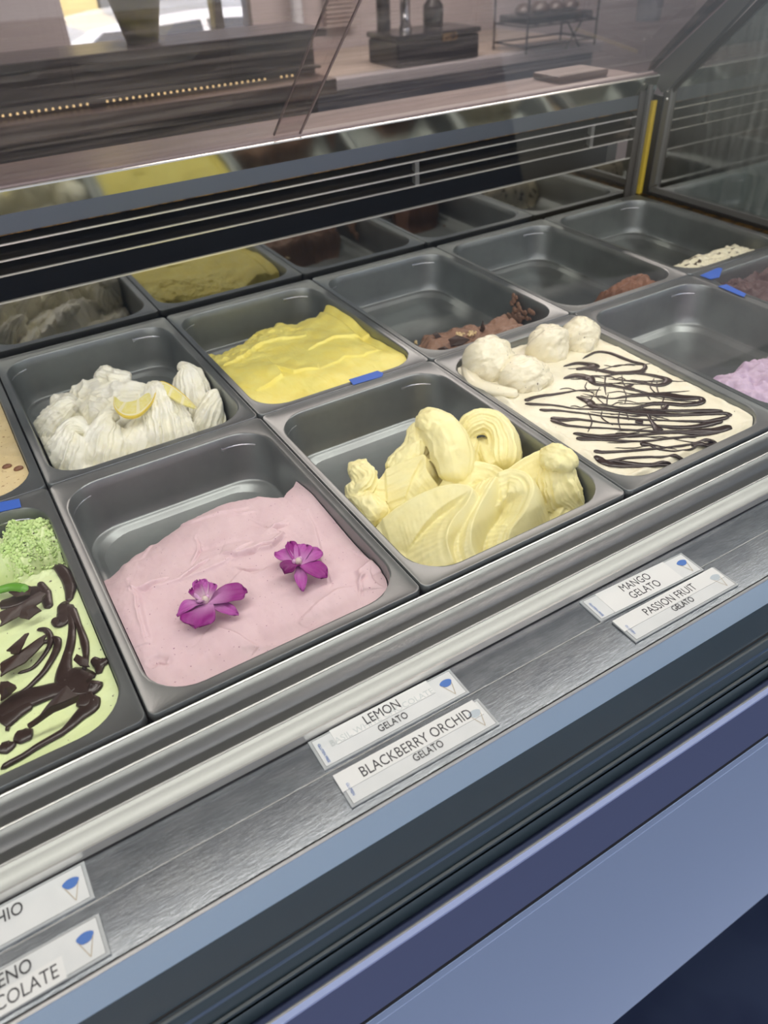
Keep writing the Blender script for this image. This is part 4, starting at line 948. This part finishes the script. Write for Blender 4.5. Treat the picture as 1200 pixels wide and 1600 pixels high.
# front pane: it stands in the slate profile and leans back over the labels and pans
fa, fb = (C_[0]+.0004, C_[1]-.001), (-.035, .60)
g = raw('front_glass', [(X0, *fa), (1.29, *fa), (1.29, *fb), (X0, *fb)], [(0, 1, 2, 3)], glass_mat('front_glass', (.985, .99, .988), .55, .004, (.5, .5, .5), .0)); local(g, case)
# ------------------------------------------------------------------ flavour labels
FONT = None
def text(s, size, x, y, z, parent, m, rot=0.0, align='CENTER', name='lettering', sx=1.0, bold=0.0):
    cu = bpy.data.curves.new('t', 'FONT'); cu.body = s; cu.size = size; cu.align_x = align; cu.align_y = 'CENTER'; cu.extrude = .00004; cu.resolution_u = 3; cu.offset = bold
    o = bpy.data.objects.new('t', cu); COL.objects.link(o); dg = bpy.context.evaluated_depsgraph_get()
    me = bpy.data.meshes.new_from_object(o.evaluated_get(dg)); bpy.data.objects.remove(o)
    q = link(name, me, m, parent); q.location = (x, y, z); q.rotation_euler = (0, 0, rot); q.scale = (sx, 1, 1); return q
M_ink = mat('black_ink', (.015, .015, .02), .5); M_inkb = mat('blue_ink', (.05, .16, .50), .5); M_ghost = mat('ghost_ink', (.55, .60, .60), .5)
M_card = mat('label_card', (.70, .72, .72), .45, noise=(40, .35, (.60, .63, .64), 4, None)); M_card2 = mat('label_paper', (.76, .77, .76), .45)
M_sleeve = mat('clear_sleeve', (.52, .55, .56), .12, 0, .6, noise=(30, .5, (.40, .42, .43), 4, None))
M_cone = mat('cone_line', (.45, .36, .22), .5)
def label_card(TL, TR, lines, lab, cone=True, faded=False, free='GLUTEN FREE', ghost=None, paper=None, W_=None, H_=.0285):
    a = P(*TL, ZSH); b = P(*TR, ZSH); w = W_ or float(np.hypot(*(b-a)[:2])); rot = math.atan2(b[1]-a[1], b[0]-a[0])
    t = thing('flavour_label', lab, 'label', (a[0], a[1], ZSH), 'flavour labels on the steel shelf'); t.rotation_euler = (0, 0, rot)
    hz = .0022
    bb = box('sleeve', 0, w, -H_, 0, 0, hz-.0006, M_sleeve, None, .0003); bb.parent = t
    c = box('card', .0022, w-.0022, -H_+.0016, -.0016, hz-.0006, hz-.0003, M_card, None); c.parent = t
    # printed border
    for x0, x1, y0, y1 in ((.0022, w-.0022, -.0018, -.0016), (.0022, w-.0022, -H_+.0016, -H_+.0018), (.0022, .0024, -H_+.0016, -.0016), (w-.0024, w-.0022, -H_+.0016, -.0016)):
        q = box('border_line', x0, x1, y0, y1, hz-.0003, hz-.00024, M_ink, None); q.parent = t
    if paper:
        x0, x1, y0, y1 = paper; q = box('pasted_strip', x0*w, x1*w, y0*H_, y1*H_, hz-.0003, hz+.00005, M_card2, None, ); q.parent = t
        q = box('strip_shadow_line', x0*w, x1*w, y0*H_-.00018, y0*H_, hz-.0003, hz-.0001, mat('strip_line', (.42, .44, .45), .5), None); q.parent = t
    if ghost: text(ghost[0], ghost[1], ghost[2]*w, ghost[3]*H_, hz+.00008, t, M_ghost)
    for s, size, fx, fy in lines: text(s, size*1.12, fx*w, fy*H_, hz+.0001, t, M_ink, sx=.78, bold=0.0)
    if free: text(free, .0030, .045*w, -.55*H_, hz+.0001, t, M_inkb, math.radians(-90), name='side_lettering')
    if cone:
        cx = w*.915; cy_ = -.40*H_; s = H_*.30
        blob = [(math.cos(a_)*s*.62*(1+.12*math.sin(3*a_)), math.sin(a_)*s*.42+s*.05) for a_ in np.linspace(0, 2*math.pi, 16, endpoint=False)]
        V = [(cx+x, cy_+y, hz+.0001) for x, y in blob]+[(cx+x, cy_+y, hz-.0002) for x, y in blob]
        raw('cone_icon_scoop', V, [tuple(range(16))]+[(k, 16+k, 16+(k+1) % 16, (k+1) % 16) for k in range(16)], mat('faded_blue_ink', (.48, .55, .60), .5) if faded else M_inkb, t)
        for sg in (-1, 1):
            x0, y0 = cx+sg*s*.52, cy_-s*.1; x1, y1 = cx+s*.05, cy_-s*1.5; d = .00022
            raw('cone_icon_line', [(x0-d, y0, hz+.0001), (x0+d, y0, hz+.0001), (x1+d, y1, hz+.0001), (x1-d, y1, hz+.0001)], [(0, 1, 2, 3)], M_cone, t)
    return t
label_card((481, 1161.6), (702.4, 1047), [('LEMON', .0112, .47, -.26), ('GELATO', .0080, .49, -.70)], 'lemon flavour label, far one of the middle pair', ghost=('BASIL WHITE CHOCOLATE', .0078, .46, -.40), paper=(.14, .82, -.50, -.0))
label_card((521, 1216), (746.7, 1093), [('BLACKBERRY ORCHID', .0114, .52, -.30), ('GELATO', .0080, .54, -.68)], 'blackberry orchid flavour label in front of the lemon label', faded=True, free='GLUTEN', paper=(.0, .96, -.52, .03))
label_card((905, 942), (1064, 865.5), [('MANGO', .0108, .47, -.28), ('GELATO', .0108, .48, -.68)], 'mango flavour label, far one of the right pair', paper=(.14, .80, -.95, -.02))
label_card((956, 973), (1114.6, 887.5), [('PASSION FRUIT', .0106, .48, -.30), ('GELATO', .0078, .52, -.66)], 'passion fruit flavour label in front of the mango label', faded=True, free='GLUTEN', paper=(.0, .98, -.52, .0))
aR = P(134, 1346, ZSH); 
def left_label(TRp, lines, lab, faded, paper=None):
    b = P(*TRp, ZSH); w = .131; a_px = None
    t = label_card((481, 1161.6), (702.4, 1047), lines, lab, True, faded, None, None, paper, W_=w)
    t.rotation_euler = (0, 0, 0); t.location = (b[0]-w, b[1], ZSH); return t
left_label((132, 1347), [('PISTACHIO', .0112, .50, -.33), ('GELATO', .0080, .42, -.72)], 'pistachio flavour label cut by the left edge of the photo', False)
left_label((155, 1428), [('PEPPERMINT PLENO', .0112, .34, -.30), ('WHITE CHOCOLATE', .0112, .42, -.74)], 'chocolate flavour label at the bottom left corner, torn front corner', False, (0.0, .80, -.99, -.48))

# ------------------------------------------------------------------ room behind, street beyond
def S(o): o['kind'] = 'structure'; return o
M_floor = mat('navy_floor', (.004, .008, .030), .40, 0, .4, noise=(3.2, .9, (.018, .028, .06), 3, (1, 1, 1)))  # lighter mottling puts dappled sunlight into the floor colour
S(box('floor', -3, 5, -4.0, 4.2, -1.12, -1.05, M_floor))
S(box('ceiling', -3, 5, -.9, 4.2, 1.62, 1.70, mat('ceiling_white', (.72, .70, .66), .8)))
S(box('overhead_shade_1', -3, 5, -3.0, -.9, 1.60, 1.66, mat('overhead_dark', (.05, .05, .055), .8)))  # unseen dark sheet added overhead to darken what the rails reflect
wallm = mat('wall_taupe', (.46, .41, .41), .7)
YW = 3.75
S(box('wall_back', 1.74, 5, YW, YW+.12, -1.05, 1.62, wallm))
S(box('wall_back_left', -3, .84, YW, YW+.12, -1.05, 1.62, wallm))
S(box('wall_back_sill', .84, 1.74, YW, YW+.12, -1.05, -.12, wallm))
S(box('wall_back_header', .84, 1.74, YW, YW+.12, 1.2, 1.62, wallm))
S(box('wall_left', -3.1, -3, -.9, 4.2, -1.05, 1.62, wallm)); S(box('wall_right', 5, 5.1, -.9, 4.2, -1.05, 1.62, wallm))
w1 = S(box('window_1', .84, 1.74, YW+.05, YW+.056, -.12, 1.2, glass_mat('window_glass', (.9, .93, .93), 1, .01)))
fr = box('window_frame', 1.55, 1.60, YW+.03, YW+.09, -.12, 1.2, M_framedk); fr.parent = w1
S(box('floor_street', -8, 16, 4.4, 22, -1.30, -1.25, mat('asphalt', (.20, .20, .21), .8)))
# prep cabinet on the left
cab = thing('prep_cabinet', 'long dark brown cabinet with a row of warm lights behind the case', 'cabinet', (.2, 2.3, -1.05))
M_cab = mat('cabinet_brown', (.040, .033, .036), .35, .2, noise=(5, .6, (.060, .05, .052), 4, (.2, 5, 5)))
box('cabinet_body', -1.2, 1.22, 2.06, 2.24, -1.05, .19, M_cab, cab, .003)
box('cabinet_top', -1.22, 1.24, 2.00, 2.26, .19, .212, mat('cabinet_top', (.10, .09, .095), .3, .3), cab, .003)
box('light_rail', -1.2, 1.22, 2.02, 2.06, .105, .112, M_framedk, cab)
box('ledge_strip', -1.2, 1.22, 1.92, 2.06, .045, .088, mat('ledge_brown', (.17, .13, .115), .4, .2), cab, .003)
M_bulb = mat('warm_bulb', (1, .8, .4), .4, emit=(1, .74, .34), estr=1.4)
bm = bmesh.new(); bmesh.ops.create_uvsphere(bm, u_segments=8, v_segments=6, radius=.0032); bme = bpy.data.meshes.new('light_bulb'); bm.to_mesh(bme); bm.free(); bme.materials.append(M_bulb)
for k in range(58):
    if k % 29 in (24, 25): continue
    o = bpy.data.objects.new('light_bulb', bme); COL.objects.link(o); o.parent = cab; o.location = Vector((.06+k*.0185, 2.012, .0965))-cab.location
# back counter with equipment, right
bc = thing('back_counter', 'pale-topped back counter against the rear wall', 'counter', (2.3, 3.3, -1.05))
box('counter_body', 1.32, 3.28, 2.93, YW-.02, -1.05, -.125, mat('counter_front', (.22, .225, .26), .5), bc, .003)
box('counter_top', 1.30, 3.31, 2.89, YW-.01, -.125, -.08, mat('counter_top_stone', (.36, .34, .35), .35), bc, .004)
box('counter_inlay', 1.34, 3.27, 2.96, YW-.03, -.08, -.078, mat('counter_tan', (.42, .36, .31), .45), bc)
ZC = -.0778
def lathe(name, prof, m, parent, loc=(0, 0, 0), n=20):
    V = []; F = []
    for r_, z_ in prof:
        for k in range(n): V.append((r_*math.cos(2*math.pi*k/n), r_*math.sin(2*math.pi*k/n), z_))
    for j in range(len(prof)-1):
        for k in range(n): F.append((j*n+k, j*n+(k+1) % n, (j+1)*n+(k+1) % n, (j+1)*n+k))
    F += [tuple(range(n))[::-1], tuple((len(prof)-1)*n+k for k in range(n))]
    o = raw(name, V, F, m, parent, True); o.data.set_sharp_from_angle(angle=math.radians(45)); o.location = loc; return o
M_blk = mat('black_plastic', (.012, .012, .014), .3); M_chr = mat('chrome', (.75, .75, .76), .12, 1.0)
pb = at(665, 95, 2, ZC+.0)
bx = thing('storage_case', 'low black case on the back counter', 'case', (pb[0], pb[1], ZC))
box('case_base', pb[0]-.22, pb[0]+.24, pb[1]-.10, pb[1]+.16, ZC, ZC+.10, M_blk, bx, .01)
box('case_lid', pb[0]-.225, pb[0]+.245, pb[1]-.105, pb[1]+.165, ZC+.103, ZC+.125, mat('black_lid', (.02, .02, .024), .25), bx, .006)
lt = box('latch', pb[0]+.02, pb[0]+.10, pb[1]-.112, pb[1]-.105, ZC+.085, ZC+.115, M_gold, bx)
gp_ = (pb[0]-.10, pb[1]+.02, ZC+.125)
gr = thing('chrome_grinder', 'chrome cylinder with a knob on the black case', 'grinder', gp_)
lathe('grinder_body', [(.030, 0), (.030, .02), (.024, .03), (.024, .13), (.028, .14)], M_chr, gr)
lathe('grinder_knob', [(.010, .14), (.02, .15), (.024, .165), (.016, .18), (.004, .186)], M_chr, gr)
bo = thing('black_bottle', 'black bottle with narrow neck beside the chrome grinder', 'bottle', (pb[0]+.07, pb[1]+.04, ZC+.125))
lathe('bottle_body', [(.045, 0), (.048, .05), (.046, .09), (.02, .12), (.016, .16)], M_blk, bo)
lathe('bottle_cap', [(.024, .16), (.026, .19), (.018, .20)], M_blk, bo)
pt = thing('black_canister', 'tall black canister left of the chrome grinder', 'canister', (pb[0]-.19, pb[1]+.06, ZC+.125))
lathe('canister_body', [(.032, 0), (.032, .15)], M_blk, pt); lathe('canister_lid', [(.034, .15), (.034, .17), (.02, .176)], M_blk, pt)
# wire rack
pr_ = at(850, 75, 2, ZC)
rk = thing('wire_rack', 'black wire rack with a dark tray on the back counter', 'rack', (pr_[0], pr_[1], ZC))
def rod(a, b, r_, m, parent, name='wire'):
    a = Vector(a); b = Vector(b); d = b-a; q = d.to_track_quat('Z', 'Y').to_matrix(); V = []; n = 6
    for p in (a, b):
        for k in range(n): V.append(p+q @ Vector((r_*math.cos(2*math.pi*k/n), r_*math.sin(2*math.pi*k/n), 0)))
    return raw(name, V, [(k, (k+1) % n, n+(k+1) % n, n+k) for k in range(n)]+[tuple(range(n))[::-1], tuple(range(n, 2*n))], m, parent)
M_wire = mat('black_wire', (.03, .028, .028), .4, .4)
for z_ in (.03, .11):
    for (x_, y_), (x2, y2) in (((-.2, -.1), (.24, -.1)), ((.24, -.1), (.24, .15)), ((.24, .15), (-.2, .15)), ((-.2, .15), (-.2, -.1))): rod((x_, y_, z_), (x2, y2, z_), .004, M_wire, rk)
for x_, y_ in ((-.2, -.1), (.24, -.1), (.24, .15), (-.2, .15)): rod((x_, y_, 0), (x_, y_, .30), .005, M_wire, rk, 'leg')
for k in range(6): rod((-.2+k*.088, -.1, .11), (-.2+k*.088, .15, .11), .0025, M_wire, rk)
rod((.05, -.1, .11), (.14, -.1, .0), .004, M_wire, rk); rod((.14, -.1, .11), (.05, -.1, .0), .004, M_wire, rk)
ty = box('dark_tray', -.185, .225, -.085, .135, .1145, .145, mat('dark_metal_tray', (.035, .033, .035), .3, .5), None, .006); ty.parent = None
ty.location = (pr_[0], pr_[1], ZC); tag(ty, 'dark metal tray lying on the wire rack', 'tray')
for k, (x_, s_) in enumerate(((-.13, .045), (-.03, .05), (.07, .044), (.165, .046))):
    o = lathe('pastry', [(s_*.5, 0), (s_, s_*.3), (s_*.95, s_*.6), (s_*.5, s_*1.0), (.005, s_*1.08)], mat('dark_crust', (.07, .05, .045), .35), None, (pr_[0]+x_, pr_[1]+.02, ZC+.1455), 14)
    tag(o, ['leftmost dark round lump on the wire rack tray', 'second dark round lump from the left on the rack tray', 'third dark round lump from the left on the rack tray', 'rightmost dark round lump on the rack tray'][k], 'food', 'dark lumps on the rack tray')
pl = at(1010, 45, 1, 3.3)
vs = thing('glass_vase', 'clear vase of dark stems behind the right end of the counter', 'vase', (pl[0], 3.3, ZC))
lathe('vase_body', [(.07, 0), (.075, .1), (.075, .22)], mat('vase_glass', (.16, .17, .19), .1, 0, .6), vs)
for k in range(7): rod((random.uniform(-.04, .04), random.uniform(-.03, .03), .2), (random.uniform(-.12, .12), random.uniform(-.08, .08), .5), .007, mat('dark_stem', (.05, .04, .035), .5), vs, 'stem')
# blinds on the rear wall
bl = thing('window_blind', 'narrow pale slatted blind on the rear wall', 'blind', (2.28, YW-.03, 0))
for k in range(34):
    o = box('slat', 2.13, 2.30, YW-.05, YW-.015, ZC+.10+k*.02, ZC+.114+k*.02, mat('blind_slat', (.50, .45, .42), .6), bl)
wp = thing('wall_post', 'pale vertical pipe beside the slatted blind', 'pipe', (1.95, YW-.08, -.08))
lathe('pipe', [(.03, 0), (.03, .9)], mat('pale_pipe', (.60, .62, .66), .4), wp)
bd = box('cutting_board', 0, .13, 0, .08, 0, .012, mat('board_tan', (.36, .28, .24), .5), None, .004); q = at(930, 112, 2, .101); bd.location = (1.13, .835, .2053)
tag(bd, 'tan board lying on the worktop by the end frame', 'board')
# planter silhouette in front of the window
pq = at(222, 60, 1, 2.13)
plt_ = thing('tapered_planter', 'dark olive tapered planter with greenery on the cabinet', 'planter', (pq[0], 2.13, .212))
lathe('planter_pot', [(.045, 0), (.05, .02), (.085, .16), (.092, .17), (.092, .18)], mat('olive_pot', (.06, .055, .03), .5), plt_)
M_leaf = mat('leaf_green', (.10, .17, .05), .6)
for k in range(26):
    a = random.uniform(0, 6.28); r_ = random.uniform(.05, .20); h = random.uniform(.18, .42); c_ = Vector((r_*math.cos(a), r_*math.sin(a), h)); s_ = random.uniform(.03, .05)
    d1 = Vector((random.gauss(0, 1), random.gauss(0, 1), random.gauss(0, 1))).normalized(); d2 = d1.cross(Vector((.3, .5, .8))).normalized()
    raw('leaf', [c_-d1*s_, c_-d2*s_*.35, c_+d1*s_, c_+d2*s_*.35], [(0, 1, 2, 3)], M_leaf, plt_)
# car outside
cx0 = at(104, 80, 1, 6.4)
car = thing('parked_car', 'white car parked outside beyond the rear window', 'car', (cx0[0]+1.6, 7.2, -1.25))
zr = float(at(260, 18, 1, 6.6)[2]); zl = cx0[2]
M_carw = mat('car_white', (.80, .84, .88), .25, 0, .5, coat=.5)
def carprof(y, ins):
    x = cx0[0]+ins; return [(x-.9, -.85), (x-.85, zl-.10), (x, zl), (x+.22, zl+(zr-zl)*.55), (x+.55, zr-.03), (x+1.1, zr), (x+1.8, zr-.02), (x+2.4, zl+.02), (x+3.0, zl-.05), (x+3.1, -.85)]
V = []; ys = (6.4, 6.55, 7.8, 7.95)
for y_, ins in zip(ys, (0, 0, 0, 0)):
    for k, (x_, z_) in enumerate(carprof(y_, ins)): V.append((x_, y_+(.12 if (y_ < 6.5 and 2 < k < 7) else 0), z_-(.03 if y_ in (6.4, 7.95) else 0)))
n = 10; F = [tuple(range(n))[::-1], tuple(range(3*n, 4*n))]
for j in range(3):
    for k in range(n): F.append((j*n+k, j*n+(k+1) % n, (j+1)*n+(k+1) % n, (j+1)*n+k))
o = raw('car_body', V, F, M_carw); bm = bmesh.new(); bm.from_mesh(o.data); bmesh.ops.recalc_face_normals(bm, faces=bm.faces); bm.to_mesh(o.data); bm.free(); local(o, car)
M_cg = mat('car_glass', (.02, .025, .03), .08, 0, .8)
sw = [(cx0[0]+.10, zl-.03), (cx0[0]+.32, zl+(zr-zl)*.50), (cx0[0]+.60, zr-.085), (cx0[0]+1.10, zr-.06), (cx0[0]+1.10, zl-.03)]
for dxw in (0, 1):
    ww = sw if dxw == 0 else [(cx0[0]+1.16, zl-.03), (cx0[0]+1.16, zr-.06), (cx0[0]+1.78, zr-.085), (cx0[0]+2.3, zl-.03)]
    V = [(x, 6.385+.12*max(0, (z-zl)/(zr-zl)), z) for x, z in ww]+[(x, 6.44+.12*max(0, (z-zl)/(zr-zl)), z) for x, z in ww]; k_ = len(ww)
    local(raw('side_window', V, [tuple(range(k_)), tuple(range(k_, 2*k_))[::-1]]+[(i_, (i_+1) % k_, k_+(i_+1) % k_, k_+i_) for i_ in range(k_)], M_cg), car)
for x_ in (cx0[0]-.35, cx0[0]+2.4):
    wv = lathe('wheel', [(.30, -.1), (.33, -.06), (.33, .06), (.30, .1)], M_blk, car); wv.rotation_euler = (math.pi/2, 0, 0); wv.location = Vector((x_, 6.45, -.92))-car.location
bdg = thing('yellow_building', 'yellow building across the street beyond the window', 'building', (4, 14, -1.25))
box('facade', -4, 3.25, 13, 15, -1.25, 4, mat('yellow_render', (.62, .52, .22), .8), bdg)
box('window', 1.2, 2.3, 12.95, 13.0, .3, 1.8, M_cg, bdg)
bdk = thing('grey_building', 'dark grey building next to the yellow one beyond the window', 'building', (8, 14, -1.25))
box('facade', 3.30, 14, 13, 15, -1.25, 4, mat('dark_render', (.12, .13, .14), .8), bdk); box('window', 3.9, 5.2, 12.95, 13.0, -.3, 1.5, M_cg, bdk); box('window', 6.2, 7.6, 12.95, 13.0, -.3, 1.5, M_cg, bdk)

# ------------------------------------------------------------------ street side (behind the viewer), seen in reflections
S(box('floor_pavement', -8, 12, -14, -4.0, -1.14, -1.06, mat('pavement', (.36, .35, .34), .85)))
ob = thing('street_building', 'pale building across the pavement behind the viewer', 'building', (0, -12, -1.05))
box('facade', -8, 10, -13, -12, -1.05, 4.6, mat('pale_render', (.45, .44, .42), .8), ob)
